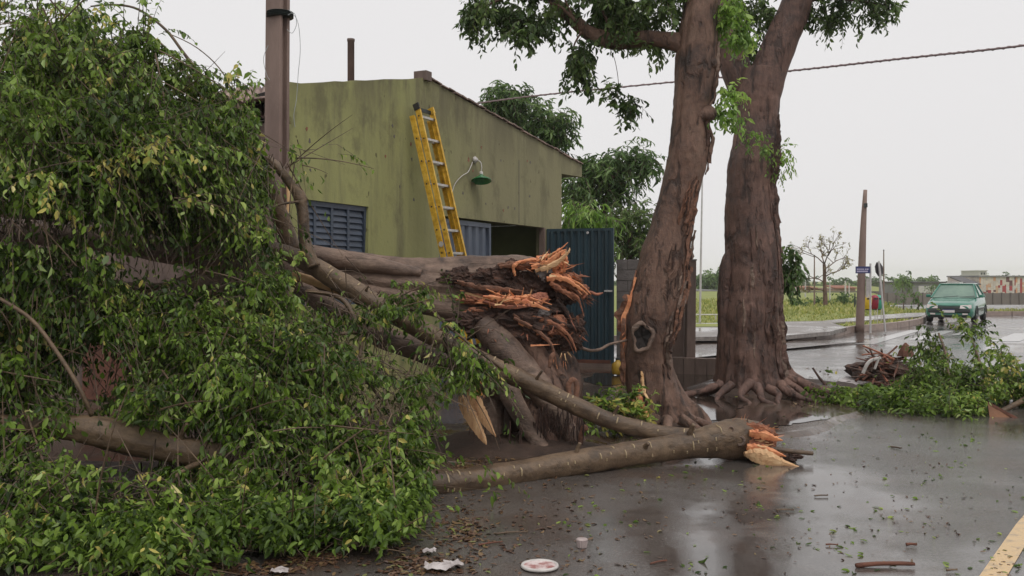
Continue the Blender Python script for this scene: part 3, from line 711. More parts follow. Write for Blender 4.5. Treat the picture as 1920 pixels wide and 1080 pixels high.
b_ = MB(); b_.bar(GP(gw - .16, 1.36, .05), GP(gw - .02, 1.36, .05), .03, .02, (0, 0, 1)); b_.lathe(GP(gw - .1, 1.36, .05), [(.018, 0), (.018, .05)], 8, gn); b_.build('latch', M_galv, gate)
b_ = MB(); b_.prism([GP(-.1, .0, -.06), GP(gw + .05, .0, -.06), GP(gw + .05, .095, -.06), GP(-.1, .095, -.06)], gn * .12); b_.build('gate_gap_blocker', M_post, gate)  # added sill that blocks the bright gap under the gate
b_ = MB(); b_.lathe(GP(gw * .62, gz1 - .08, .04), [(.025, 0), (.02, .02)], 10, gn); b_.build('knob', M_galv, gate)

bw = thing('block_wall', W(1157, 690, 17.0), 'unplastered grey concrete block wall right of the dark gate', 'wall')
ba = Vector((*W(1156, 500, 17.05)[:2], 0)); bb = Vector((*W(1292, 500, 16.6)[:2], 0)); bd = (bb - ba).normalized(); bn = Vector((bd.y, -bd.x, 0)); bl = (bb - ba).length
b_ = MB(); b_.prism([ba + Vector((0, 0, .02)), bb + Vector((0, 0, .02)), bb + Vector((0, 0, 1.9)), ba + Vector((0, 0, 1.9))], -bn * .12); b_.build('mortar', M_mortar, bw)
for r_i in range(10):
    u = -.2 if r_i % 2 else 0.0
    while u < bl - .02:
        a = max(u, 0) + .006; e = min(u + .394, bl) - .002
        if e - a > .03:
            z0 = .02 + r_i * .19; o_ = random.uniform(.004, .010)
            b_ = MB(); b_.prism([ba + bd * a + Vector((0, 0, z0 + .005)), ba + bd * e + Vector((0, 0, z0 + .005)), ba + bd * e + Vector((0, 0, z0 + .184)), ba + bd * a + Vector((0, 0, z0 + .184))], bn * o_); b_.build('block', M_block, bw)
        u += .4
for px, wd, Y, top, lab in ((1293, 17, 15.6, 489, 'tall square concrete post at the end of the block wall'), (1268, 24, 15.9, 520, 'weathered concrete slab post leaning behind the split trunk')):
    c = W(px, 600, Y); wv = wd * Y / FPX; zt = CH + (HY - top) / FPX * Y
    p_ = thing('concrete_post', (c.x, c.y, .06), lab, 'post')
    mbp = MB(); mbp.add([(c.x + x * wv / 2 * (1 - .04 * k) + .02 * k, c.y + y * .11, .04 + k * (zt - .04)) for k in (0, 1) for x, y in ((-1, -1), (1, -1), (1, 1), (-1, 1))], [(0, 3, 2, 1), (4, 5, 6, 7), (0, 1, 5, 4), (1, 2, 6, 5), (2, 3, 7, 6), (3, 0, 4, 7)])
    so_ = mbp.build('shaft', M_post, p_); bv = so_.modifiers.new('b', 'BEVEL'); bv.width = .012; bv.segments = 2
    cp = MB(); cp.box((c.x + .02, c.y, zt + .012), (wv * 1.02, .24, .025)); cp.build('cap', M_mortar, p_)
lw = thing('low_wall', W(1305, 690, 15.4), 'low mossy concrete kerb wall between the two standing trunks', 'wall')
la, lb = Vector((*W(1262, 600, 15.55)[:2], 0)), Vector((*W(1372, 600, 15.2)[:2], 0))
for k in range(5):
    a, b = la.lerp(lb, k / 5 + .004), la.lerp(lb, (k + 1) / 5 - .004)
    b_ = MB(); b_.bar(a + Vector((0, 0, .17)), b + Vector((0, 0, .17 + random.uniform(-.008, .008))), .2, .26, (lb - la).cross(Vector((0, 0, 1)))); b_.build('block', M_post, lw)
yb = G(1158, 702, .06)
jug = thing('yellow_jug', yb, 'small yellow plastic jug on the ground by the block wall', 'jug')
b_ = MB(); b_.lathe(yb, [(.075, 0), (.092, .02), (.096, .12), (.085, .17), (.035, .21), (.03, .23)], 16); b_.build('body', mat('jug_yellow', (.45, .28, .03), (.3, .17, .02), 9, .5), jug, True)
b_ = MB(); b_.lathe(yb + Vector((0, 0, .232)), [(.034, 0), (.034, .025)], 12); b_.build('cap', M_dark, jug)

# near utility pole ----------------------------------------------------
PY = 9.75; pc = W(519, 600, PY)
pole = thing('utility_pole', (pc.x, pc.y, .05), 'grooved concrete utility pole at the corner of the green house', 'pole')
def hprof(wd, dp, web):   # H section
    a, b, c = wd / 2, dp / 2, web / 2; fl = wd * .26
    return [(-a, -b), (-a + fl, -b), (-a + fl, -c), (a - fl, -c), (a - fl, -b), (a, -b), (a, b), (a - fl, b), (a - fl, c), (-a + fl, c), (-a + fl, b), (-a, b)]
mb = MB(); hz0, hz1 = .0, 8.5
for z, k in ((hz0, 1.05), (hz1, .92)):
    q = Matrix.Rotation(R(62), 3, 'Z')
    for x, y in hprof(.15 * k, .20 * k, .08): mb.v.append(tuple(Vector((pc.x + .02 * z / 8.5 * 3 - .02, pc.y, z)) + q @ Vector((x, y, 0))))
n = 12; mb.f = [tuple(range(n - 1, -1, -1)), tuple(range(n, 2 * n))] + [(i, (i + 1) % n, n + (i + 1) % n, n + i) for i in range(n)]; mb.mi = [0] * len(mb.f)
sh = mb.build('shaft', M_conc, pole); bv = sh.modifiers.new('b', 'BEVEL'); bv.width = .008; bv.segments = 2
ring = W(525, 24, PY); b_ = MB()
for k in range(5): b_.lathe((ring.x, ring.y, ring.z + k * .012 - .05 + random.uniform(-.004, .004)), [(.13, -.005), (.137, 0), (.13, .005)], 18)
b_.build('wire_binding', M_dark, pole)
for pts in ([(540, 28), (552, 25), (556, 45), (548, 62), (538, 55)], [(541, 18), (558, 40), (563, 90), (559, 140), (556, 185), (551, 215), (553, 238)], [(503, 85), (494, 110), (500, 140), (506, 150)]):
    b_ = MB(); tube(b_, pxpath([(a, b, .55) for a, b in pts], PY - .2), 5, 6); b_.build('loose_wire', M_wire, pole)
b_ = MB(); tube(b_, pxpath([(538, 330, 2.5), (541, 380, 3), (536, 420, 2.5), (545, 470, 2)], PY - .1), 5, 4); b_.build('bark_strip', M_pale, pole)

# power cable across the sky
ca = thing('power_cable', W(880, 196, 21), 'twisted power cable crossing the sky behind the standing trees', 'cable')
b_ = MB(); cp_ = [(860, 199, 1.5, 24), (1000, 180, 1.5, 22), (1260, 154, 1.6, 19.5), (1490, 132, 1.8, 17.5), (1700, 109, 2.0, 16), (1930, 84, 2.2, 14.5), (2300, 30, 2.6, 12)]
tube(b_, pxpath(cp_), 6, 10); b_.build('strand', M_cable, ca, True)
b_ = MB(); S_ = spline(pxpath(cp_), 60); tube(b_, [(s[0], s[1] + .012 * math.cos(i * 1.3), s[2] + .014 * math.sin(i * 1.3), s[3] * .75) for i, s in enumerate(S_)], 5, 1); b_.build('strand', M_cable, ca, True)

# ================================================================== STANDING TREES
def root(mb, base, ang, L, r, z0, seed, drop=.09):
    d = Vector((math.cos(ang), math.sin(ang), 0)); s_ = Vector((-d.y, d.x, 0)); P_ = []
    for k in range(6):
        u = k / 5; p = Vector((base[0], base[1], 0)) + d * (r * .5 + L * u) + s_ * .3 * L * noise.noise(Vector((u * 2.6, seed, 0)))
        P_.append((p.x, p.y, .06 + z0 * (1 - u) ** 2.4 - drop * u, max(.006, r * (1 - .93 * u ** .8) * .42)))
    tube(mb, P_, 9, 6, .28, 8, seed=seed)
def strip(mb, rings, i0, i1, k, wdt, off, seed, m=0):
    "a torn strip of bark or wood lying on the trunk surface"
    vs = []; n = len(rings); seg = len(rings[0]); steps = max(3, i1 - i0)
    for s in range(steps + 1):
        u = s / steps; i = min(n - 1, i0 + s); kk = k + 1.2 * noise.noise(Vector((u * 2.5, seed, 1.)))
        wv = wdt * math.sin(math.pi * min(.98, .06 + .9 * u)) ** .7 * (1 + .5 * noise.noise(Vector((u * 7, seed, 4.))))
        for e in (-1, 0, 1):
            f = (kk + e * wv) % seg; a = int(f); fr = f - a
            p = rings[i][a][0].lerp(rings[i][(a + 1) % seg][0], fr); d = rings[i][a][1].lerp(rings[i][(a + 1) % seg][1], fr)
            vs.append(p + d * (off * (1.3 if e == 0 else .5) * (.7 + .6 * noise.noise(Vector((u * 5, seed, e))))))
    mb.add(vs, [(s * 3 + j, s * 3 + j + 1, s * 3 + 3 + j + 1, s * 3 + 3 + j) for s in range(steps) for j in (0, 1)], m)

YA = 10.05
baseA = G(1240, 803, .06)
treeA = thing('standing_tree', baseA, 'leaning brown tree trunk with knot hole and torn bark beside the fallen log', 'tree')
A = [(1244, 822, 58), (1240, 790, 52), (1232, 760, 47), (1216, 700, 45), (1215, 640, 45), (1228, 570, 51), (1246, 490, 46), (1264, 410, 37), (1282, 330, 35), (1293, 280, 37), (1295, 220, 33), (1304, 150, 38), (1310, 80, 38), (1315, 10, 32), (1325, -90, 30), (1350, -260, 26)]
mb = MB(); LA = [(-.2, .22, .7), (-.75, .2, .5), (-1.3, .22, .45), (-1.95, .2, .4), (-2.7, .25, .35), (2.6, .3, .3), (.6, .3, .5), (1.5, .3, .4)]
rA = tube(mb, pxpath(A, YA), 64, 12, .06, 5, ridge=lambda t: .11, rfreq=1.7, seed=2.0, ref=(1, 0, 0), lobes=LA, fh=.22)
trA = mb.build('trunk', M_barkA, treeA, True)
for k, (an, lw, ls) in enumerate(LA[:7]):
    mb = MB(); root(mb, (baseA.x + .16 * math.cos(an), baseA.y + .16 * math.sin(an)), an, .35 + ls * .6, .15, .12, k * 3.1); mb.build('root', M_barkA, treeA, True)
# knot with a callus ring, shallow dish painted near-black for the shade inside
kc = W(1204, 632, YA - .295); mb = MB(); vs = []; nU, nV = 28, 8
for i in range(nU):
    a = 2 * math.pi * i / nU; rr = (.122 + .012 * math.sin(3 * a + 1) + .012 * math.sin(5 * a)) ; c = kc + Vector((math.cos(a) * rr * .8, .012 * math.sin(2 * a), math.sin(a) * rr * 1.12))
    for j in range(nV):
        b = 2 * math.pi * j / nV; d = Vector((math.cos(a) * .8, 0, math.sin(a))); t_ = .026 * (1 + .7 * nz(c, 25))
        vs.append(c + d * math.cos(b) * t_ + Vector((0, -1, 0)) * math.sin(b) * t_)
mb.add(vs, [(i * nV + j, ((i + 1) % nU) * nV + j, ((i + 1) % nU) * nV + (j + 1) % nV, i * nV + (j + 1) % nV) for i in range(nU) for j in range(nV)])
mb.build('knot_callus', M_barkF, treeA, True)
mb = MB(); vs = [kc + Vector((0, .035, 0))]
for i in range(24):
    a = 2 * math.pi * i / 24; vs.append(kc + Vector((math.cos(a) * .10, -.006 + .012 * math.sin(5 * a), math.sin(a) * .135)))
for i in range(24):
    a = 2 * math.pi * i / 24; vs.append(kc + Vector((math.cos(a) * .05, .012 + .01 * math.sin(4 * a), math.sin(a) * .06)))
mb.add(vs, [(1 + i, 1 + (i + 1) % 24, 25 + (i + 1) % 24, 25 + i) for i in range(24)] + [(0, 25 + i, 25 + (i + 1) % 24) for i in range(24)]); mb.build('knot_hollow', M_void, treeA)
nA = len(rA)
def ring_at(rings, py, Y):
    zt = CH - (py - HY) / FPX * Y
    return min(range(len(rings)), key=lambda i: abs(sum((p.z for p, _ in rings[i]), 0) / len(rings[i]) - zt))
SA = 64   # k: 0 = right, 33 = towards camera, 22 = left
RK = random.Random(3)
def torn(rings, parent, py0, py1, kc, kspread, n, mats, Y, wr=(.25, .8), lr=(.25, .7), off=.03):
    "many ragged lifted strips in one torn area"
    for q in range(n):
        u = RK.random(); a_ = py0 + (py1 - py0) * u * .8; ln = (py1 - py0) * RK.uniform(*lr); mb = MB()
        i0, i1 = ring_at(rings, a_, Y), ring_at(rings, a_ + ln, Y); i1 = max(i1, i0 + 3)
        strip(mb, rings, i0, i1, kc + RK.gauss(0, kspread), RK.uniform(*wr), off * RK.uniform(.4, 1.3), RK.uniform(0, 99))
        o = mb.build('bark_strip', RK.choice(mats), parent); o.modifiers.new('t', 'SOLIDIFY').thickness = .006
M_tornA = mat('torn_bark_dull', (.26, .12, .07), (.11, .055, .036), 16, .7, bump=.8, bscale=40, c3=(.36, .2, .12))
KR = [M_tornA, M_tornA, M_rot, M_barkF]
torn(rA, treeA, 450, 345, 53, 2.2, 26, [M_tornA, M_tornA, M_tornA, M_rot], YA, (.3, .9), (.2, .5), .035)
torn(rA, treeA, 640, 420, 58, 1.8, 26, KR, YA, (.3, .9), (.15, .4), .04)
torn(rA, treeA, 720, 560, 35, 1.0, 12, [M_tornA, M_fresh, M_tornA, M_tornA], YA, (.4, .9), (.25, .7), .05)
torn(rA, treeA, 650, 590, 33, .7, 5, [M_tornA, M_red], YA, (.5, 1.1), (.4, .8), .08)
torn(rA, treeA, 785, 730, 40, 1.2, 9, [M_fresh, M_tornA, M_fresh], YA, (.6, 1.4), (.4, .8), .05)
torn(rA, treeA, 745, 690, 44, .3, 3, [M_pale, M_fresh], YA, (.5, .7), (.6, .9), .04)
torn(rA, treeA, 720, 600, 55, 2.0, 12, [M_rot, M_barkF, M_barkA], YA, (.3, .8), (.2, .6), .03)
torn(rA, treeA, 320, 60, 60, 1.6, 16, [M_rot, M_barkF, M_barkA], YA, (.4, 1.0), (.12, .35), .035)
torn(rA, treeA, 560, 480, 50, 2.0, 8, [M_rot, M_barkA], YA, (.3, .8), (.2, .6), .02)
# burl where sprouts leave
for (px, py, r, dy) in ((1333, 215, 16, -.1), (1325, 255, 10, -.05), (1340, 120, 12, -.1)):
    mb = MB(); c = W(px - 10, py, YA + dy); rr = r * YA / FPX
    tube(mb, [(c.x - .08, c.y, c.z - rr * .4, rr * .8), (c.x - .02, c.y, c.z, rr), (c.x + rr * .8, c.y - .02, c.z + rr * .2, rr * .8), (c.x + rr * 1.2, c.y - .02, c.z + rr * .3, rr * .2)], 14, 5, .25, 14, seed=px); mb.build('burl', M_barkA, treeA, True)
# limb to the left with its crown
mb = MB(); tube(mb, pxpath([(1300, 92, 22, YA), (1262, 78, 17, YA + .1), (1205, 73, 16, YA + .3), (1150, 76, 17, YA + .5), (1105, 62, 14, YA + .6), (1068, 30, 12, YA + .7), (1030, -8, 9, YA + .8), (985, -60, 7, YA + .9), (930, -130, 5, YA + 1)]), 18, 7, .08, 6, seed=8)
mb.build('limb', M_barkA, treeA, True)
mb = MB()
for P_ in ([(1080, 40, 3.5), (1062, 22, 3), (1050, 12, 2.5), (1030, 5, 2)], [(1075, 33, 2), (1060, 0, 2), (1055, -40, 2)], [(1010, -30, 4), (960, -10, 3), (900, 15, 1.5)], [(1200, 65, 5), (1180, 20, 4), (1190, -40, 4)], [(1150, 68, 4), (1130, 20, 3), (1100, -40, 3)], [(1140, 85, .6), (1152, 110, .6), (1158, 140, .6), (1160, 162, .6)], [(1090, 60, 2), (1075, 90, 1.5), (1080, 125, 1)]):
    tube(mb, pxpath(P_, YA + .5), 6, 4, seed=P_[0][0])
tag(mb.build('small_branches', M_barkA, treeA, True), kind='stuff')
f = foliage([CL(950, 18, YA + .7, 75, 30, .5, 14), CL(905, 22, YA + .7, 32, 22, .3, 4), CL(985, 62, YA + .6, 32, 22, .3, 5), CL(1030, 45, YA + .6, 25, 25, .3, 2), CL(1075, 105, YA + .5, 26, 28, .3, 6), CL(1090, 135, YA + .5, 14, 14, .2, 2),
             CL(1165, 185, YA + .4, 30, 14, .2, 4), CL(1140, 10, YA + .6, 90, 28, .5, 18), CL(1220, 20, YA + .4, 60, 30, .5, 14), CL(1195, 55, YA + .5, 60, 18, .4, 6), CL(1215, 98, YA + .3, 24, 6, .2, 2), CL(1060, -50, YA + .6, 230, 50, .8, 32), CL(1320, -120, YA, 250, 50, 1.2, 32)],
            tw=11, nl=9, leafL=.068, tlen=(.08, .26), droop=.5, hang=.5, gs=.05, spread=.7, seed=11)
leaf_mesh('foliage', f, M_leafc, treeA); twig_mesh('twigs', f, M_twig, treeA, .002)
f = foliage([CL(1365, 190, YA + .1, 22, 28, .12, 7), CL(1350, 215, YA, 16, 18, .1, 3), CL(1378, 40, YA, 22, 42, .15, 11), CL(1368, 15, YA, 20, 20, .1, 5), CL(1398, 62, YA + .1, 16, 14, .1, 3)], tw=6, nl=8, leafL=.062, tlen=(.08, .24), droop=.5, gs=.04, spread=.7, seed=12)
leaf_mesh('sprout', f, M_leafy, treeA); twig_mesh('sprout_twigs', f, M_twig, treeA, .002)

YB = 13.2; baseB = G(1415, 738, .06)
treeB = thing('standing_tree', baseB, 'thick reddish forked tree trunk with spreading roots near the street corner', 'tree')
B_ = [(1416, 756, 68), (1415, 728, 65), (1412, 700, 63), (1408, 650, 61), (1407, 590, 59), (1410, 530, 55), (1411, 470, 52), (1406, 400, 46), (1407, 330, 43), (1416, 270, 42), (1421, 220, 39), (1424, 170, 39), (1428, 130, 36)]
mb = MB(); LB_ = [(-.15, .14, .7), (-.5, .13, .6), (-.85, .12, .5), (-1.15, .11, .4), (-1.45, .11, .35), (-1.8, .12, .4), (-2.15, .12, .35), (-2.55, .13, .4), (-3.0, .15, .4), (.4, .2, .6), (1.2, .25, .5), (2.2, .25, .5), (2.8, .2, .5)]
rB = tube(mb, pxpath(B_, YB), 84, 12, .05, 3.5, ridge=lambda t: .09, rfreq=1.9, seed=5.5, ref=(1, 0, 0), lobes=LB_, fh=.19)
tube(mb, pxpath([(1418, 215, 34), (1430, 170, 35), (1447, 120, 33), (1467, 70, 31), (1485, 30, 30), (1500, -20, 28), (1520, -110, 25), (1560, -280, 20)], YB), 28, 6, .05, 4, ridge=.1, seed=6.2)
tube(mb, pxpath([(1412, 225, 32), (1400, 180, 30), (1382, 135, 28), (1370, 85, 27), (1362, 30, 26), (1350, -60, 22), (1330, -240, 18)], YB + .15), 24, 6, .05, 4, ridge=.1, seed=7.2)
mb.build('trunk', M_barkB, treeB, True)
RB = random.Random(4)
for k, (an, lw, ls) in enumerate(LB_[:10]):
    for q in range(2 if ls > .45 else 1):
        mb = MB(); a_ = an + RB.uniform(-.16, .16); root(mb, (baseB.x + .36 * math.cos(a_), baseB.y + .36 * math.sin(a_)), a_, .4 + ls * RB.uniform(.5, 1.1), RB.uniform(.12, .18), RB.uniform(.12, .2), k * 2.7 + 1 + q * 5); mb.build('root', M_barkB, treeB, True)
for P_ in ([(.35, -.3, .30, .06), (.75, -.5, .15, .06), (.95, -.6, .09, .05), (1.1, -.85, .0, .02)], [(-.45, -.15, .2, .05), (-.85, -.22, .09, .045), (-1.2, -.3, .05, .035), (-1.7, -.2, .0, .015)]):
    mb = MB(); tube(mb, [(baseB.x + a, baseB.y + b, c, d) for a, b, c, d in P_], 10, 7, .3, 7, seed=P_[0][0]); mb.build('root', M_barkB, treeB, True)
# k of 84: 63 faces the camera, 0 right, 42 left
torn(rB, treeB, 720, 480, 73, 2.2, 22, [M_barkB, M_barkF, M_rot, M_barkB], YB, (.5, 1.5), (.2, .5), .05)
torn(rB, treeB, 480, 250, 76, 2.4, 20, [M_barkB, M_rot, M_barkB], YB, (.5, 1.5), (.15, .45), .05)
torn(rB, treeB, 700, 380, 64, 5, 12, [M_barkB, M_barkF, M_barkB], YB, (.3, .8), (.08, .2), .02)
torn(rB, treeB, 345, 290, 78, 1.5, 12, [M_rot, M_rot, M_barkB], YB, (.8, 1.8), (.4, .8), .06)
mb = MB(); c = W(1345, 570, YB - .1); tube(mb, pxpath([(1380, 455, 4), (1366, 495, 15), (1362, 560, 17), (1362, 640, 15), (1366, 740, 16)], YB - .06), 20, 9, .14, 5, seed=9); mb.build('side_buttress', M_barkB, treeB, True)
f = foliage([CL(1600, 5, YB, 70, 22, .5, 12), CL(1665, 15, YB, 28, 16, .3, 3), CL(1560, 30, YB, 38, 16, .3, 3), CL(1520, 5, YB, 30, 30, .4, 3), CL(1420, 20, YB + .5, 60, 40, .5, 12), CL(1405, 90, YB + .5, 22, 24, .3, 3), CL(1440, -100, YB, 300, 60, 1.2, 26), CL(1350, 20, YB + .8, 40, 40, .4, 5)],
            tw=11, nl=9, leafL=.072, tlen=(.1, .3), droop=.5, hang=.5, gs=.07, spread=.7, seed=14)
leaf_mesh('foliage', f, M_leafc, treeB); twig_mesh('twigs', f, M_twig, treeB, .0025)
mb = MB(); tube(mb, pxpath([(1495, 10, 6), (1540, -5, 5), (1600, 0, 3), (1660, 10, 1.5)], YB), 6, 5); mb.build('small_branch', M_barkB, treeB, True)
f = foliage([CL(1468, 305, YB - .3, 11, 40, .12, 6), CL(1398, 262, YB - .65, 20, 7, .05, 3), CL(1428, 278, YB - .65, 14, 7, .05, 3)], tw=5, nl=7, leafL=.05, tlen=(.08, .22), droop=.3, gs=.04, spread=.8, seed=15)
leaf_mesh('sprout', f, M_leafy, treeB); twig_mesh('sprout_twigs', f, M_twig, treeB, .002)
f = foliage([CL(1476, 500, YB + .1, 14, 32, .15, 9), CL(1488, 520, YB + .1, 12, 12, .1, 4)], tw=6, nl=8, leafL=.085, tlen=(.1, .25), droop=.4, gs=.04, spread=.7, seed=16)
leaf_mesh('side_sprout', f, M_leafm, treeB); twig_mesh('side_sprout_twigs', f, M_twig, treeB, .003)

# ================================================================== FALLEN TREE
YT = 9.35
stc = G(1010, 845, .06)
fallen = thing('fallen_tree', stc, 'toppled tree snapped at its stump, torn orange wood and huge leafy crown', 'tree')
mb = MB()
trunk_px = [(1045, 530, 26, 9.3), (1035, 532, 40, 9.3), (1000, 538, 52, 9.35), (930, 541, 55, 9.35), (860, 536, 50, 9.35), (780, 530, 46, 9.35), (700, 522, 44, 9.35), (630, 510, 42, 9.35), (570, 500, 40, 9.3), (500, 492, 38, 9.25)]
rT = tube(mb, pxpath(trunk_px), 56, 12, .06, 4, ridge=.24, rfreq=2.0, seed=1.7, ref=(0, -1, 0))
mb.build('trunk', M_barkF, fallen, True)
mb = MB()   # folds along the upper side
tube(mb, pxpath([(572, 482, 12), (600, 482, 17), (660, 490, 18), (720, 500, 15), (790, 512, 8)], 9.14), 16, 9, .08, 5, seed=2.2)
tube(mb, pxpath([(590, 515, 18), (660, 540, 20), (740, 556, 22), (820, 572, 24), (890, 598, 28), (950, 640, 30)], 9.2), 18, 7, .08, 5, seed=3.2)
mb.build('trunk_fold', M_barkF, fallen, True)
# limbs continuing to the left under the crown
for i, P_ in enumerate(([(560, 500, 40, 9.25), (460, 490, 32, 9.0), (330, 470, 27, 8.8), (200, 448, 25, 8.7), (90, 438, 24, 8.6), (-60, 425, 22, 8.5), (-220, 410, 18, 8.4)],
                        [(540, 500, 34, 9.2), (460, 525, 26, 8.9), (350, 548, 22, 8.5), (220, 590, 18, 8.1), (80, 640, 14, 7.8), (-80, 690, 10, 7.5)],
                        [(520, 490, 28, 9.2), (420, 430, 20, 8.7), (320, 340, 16, 8.3), (230, 230, 12, 8.0), (175, 120, 9, 7.8), (152, 55, 8, 7.7), (147, 18, 7, 7.7)],
                        [(545, 470, 20, 9.1), (500, 330, 13, 8.8), (460, 225, 9, 8.6), (440, 200, 9, 8.5), (400, 178, 8, 8.4), (340, 155, 6, 8.3), (250, 130, 4, 8.2)],
                        [(100, 402, 18, 8.9), (40, 398, 20, 8.8), (-60, 392, 20, 8.7), (-200, 380, 18, 8.6)],
                        [(470, 480, 22, 9.1), (380, 440, 17, 8.8), (300, 430, 14, 8.6), (200, 400, 12, 8.4), (100, 300, 9, 8.0), (40, 220, 7, 7.8)],
                        [(420, 500, 15, 8.9), (330, 535, 12, 8.6), (260, 540, 10, 8.4), (150, 520, 8, 8.2)])):
    mb = MB(); tube(mb, pxpath(P_), 16, 6, .07, 5, seed=i * 1.9); mb.build('limb', M_barkF if i in (0, 4) else M_barkL, fallen, True)
# lower limb running under the trunk towards the stump, split at its end
mb = MB(); tube(mb, pxpath([(560, 540, 16, 8.95), (640, 590, 19, 8.85), (720, 632, 21, 8.8), (800, 662, 21, 8.75), (860, 690, 20, 8.75), (915, 722, 19, 8.85), (965, 755, 17, 9.0), (1000, 790, 14, 9.15)]), 18, 7, .1, 5, seed=21); mb.build('limb', M_barkF, fallen, True)
mb = MB(); tube(mb, pxpath([(550, 515, 8, 8.8), (590, 528, 9, 8.75), (650, 548, 9, 8.7)]), 10, 5, .05, 5, seed=22); mb.build('limb', M_pale, fallen, True)
# the rooted stump: core and root strands running to the ground
mb = MB()
tube(mb, pxpath([(930, 585, 50, 9.4), (965, 640, 66, 9.4), (995, 700, 70, 9.4), (1010, 760, 72, 9.35), (1015, 830, 84, 9.3), (1015, 872, 100, 9.2)]), 36, 7, .07, 4, ridge=.35, rfreq=2.6, seed=4.4)
mb.build('stump', M_barkA, fallen, True)
for i, P_ in enumerate(([(905, 605, 24, 8.95), (950, 660, 30, 8.85), (1000, 715, 27, 8.8), (1040, 765, 22, 8.75), (1070, 815, 18, 8.7), (1085, 862, 22, 8.7)],
                        [(990, 640, 22, 9.0), (1020, 690, 20, 8.9), (1048, 745, 15, 8.8), (1075, 792, 12, 8.75), (1090, 845, 14, 8.7)],
                        [(940, 690, 26, 8.9), (962, 750, 20, 8.7), (990, 800, 17, 8.6), (1015, 840, 16, 8.5), (1045, 868, 18, 8.4)],
                        [(1030, 660, 14, 9.0), (1055, 715, 12, 8.9), (1072, 760, 10, 8.85), (1085, 800, 9, 8.8)],
                        [(925, 700, 22, 9.0), (925, 770, 20, 8.9), (920, 830, 20, 8.8), (900, 865, 22, 8.6)],
                        [(985, 740, 20, 8.9), (1005, 790, 18, 8.75), (1035, 835, 16, 8.6), (1060, 860, 14, 8.55)])):
    mb = MB(); tube(mb, pxpath(P_), 14, 7, .12, 6, seed=i * 2.3 + 30); mb.build('root', M_barkA if i % 2 else M_barkF, fallen, True)
# hanging fine roots
mb = MB()
for k in range(120):
    px = random.uniform(1000, 1095) if k < 85 else random.uniform(880, 1000); py = random.uniform(755, 800) + (0 if k < 85 else 30); Y = random.uniform(8.5, 8.75); L = random.uniform(30, 70)
    tube(mb, pxpath([(px, py, 1.2, Y), (px + random.uniform(-5, 5), py + L * .5, 1.0, Y - .03), (px + random.uniform(-9, 9), min(868, py + L), .5, Y - .05)]), 4, 3)
tag(mb.build('fine_roots', M_rot, fallen), kind='stuff')
# torn mass: rotten lumps
def lump(mb, px, py, Y, rx, ry, rd, seed, nn=.35):
    c = W(px, py, Y); vs = []; nu, nv = 40, 22
    for j in range(nv + 1):
        th = math.pi * j / nv
        for i in range(nu):
            a = 2 * math.pi * i / nu; d = Vector((math.sin(th) * math.cos(a), math.sin(th) * math.sin(a), math.cos(th)))
            s = 1 + nn * nz(d * 1.0, 1.6, seed) + nn * .7 * nz(d, 4.2, seed + 2) + nn * .45 * nz(Vector((d.x * .5, d.y, d.z)), 11, seed + 5) + nn * .25 * nz(Vector((d.x * .4, d.y, d.z)), 24, seed + 8)
            vs.append(c + Vector((d.x * rx * Y / FPX, d.y * rd, d.z * ry * Y / FPX)) * s)
    mb.add(vs, [(j * nu + i, j * nu + (i + 1) % nu, (j + 1) * nu + (i + 1) % nu, (j + 1) * nu + i) for j in range(nv) for i in range(nu)])
for i, (px, py, Y, rx, ry, rd, m) in enumerate(((985, 580, 9.28, 90, 70, .22, M_rot), (930, 590, 9.22, 70, 40, .18, M_barkA), (860, 522, 9.12, 34, 18, .08, M_rot), (930, 522, 9.09, 42, 24, .09, M_rot), (985, 538, 9.08, 34, 26, .1, M_rot), (1030, 525, 9.15, 40, 30, .16, M_rot), (1020, 505, 9.0, 16, 20, .09, M_block), (1055, 545, 9.2, 32, 26, .16, M_rot), (900, 605, 9.0, 40, 24, .14, M_rot), (960, 615, 9.0, 60, 34, .18, M_rot), (1020, 622, 9.05, 50, 32, .2, M_rot), (1065, 618, 9.1, 32, 30, .16, M_rot), (985, 580, 8.98, 60, 14, .12, M_rot), (940, 655, 9.0, 50, 26, .15, M_barkA), (960, 500, 9.05, 16, 14, .07, M_rot), (1010, 585, 8.92, 22, 12, .06, M_block), (885, 560, 9.05, 28, 10, .06, M_torn), (1032, 497, 9.05, 30, 22, .12, M_fresh), (1050, 482, 9.03, 12, 14, .07, M_fresh), (985, 497, 9.0, 24, 9, .06, M_torn), (1062, 528, 9.02, 28, 16, .1, M_torn), (1085, 545, 9.05, 18, 12, .08, M_torn), (965, 566, 8.95, 58, 13, .07, M_fresh), (930, 562, 8.93, 24, 8, .05, M_fresh), (1040, 612, 8.95, 26, 20, .1, M_torn), (1070, 640, 9.0, 22, 18, .1, M_rot), (900, 585, 8.98, 30, 9, .06, M_torn), (1010, 560, 8.93, 20, 10, .06, M_red))):
    mb = MB(); lump(mb, px, py, Y, rx, ry, rd, i * 3.7, .5 if rx > 30 else .3); mb.build('rotten_wood', m, fallen)
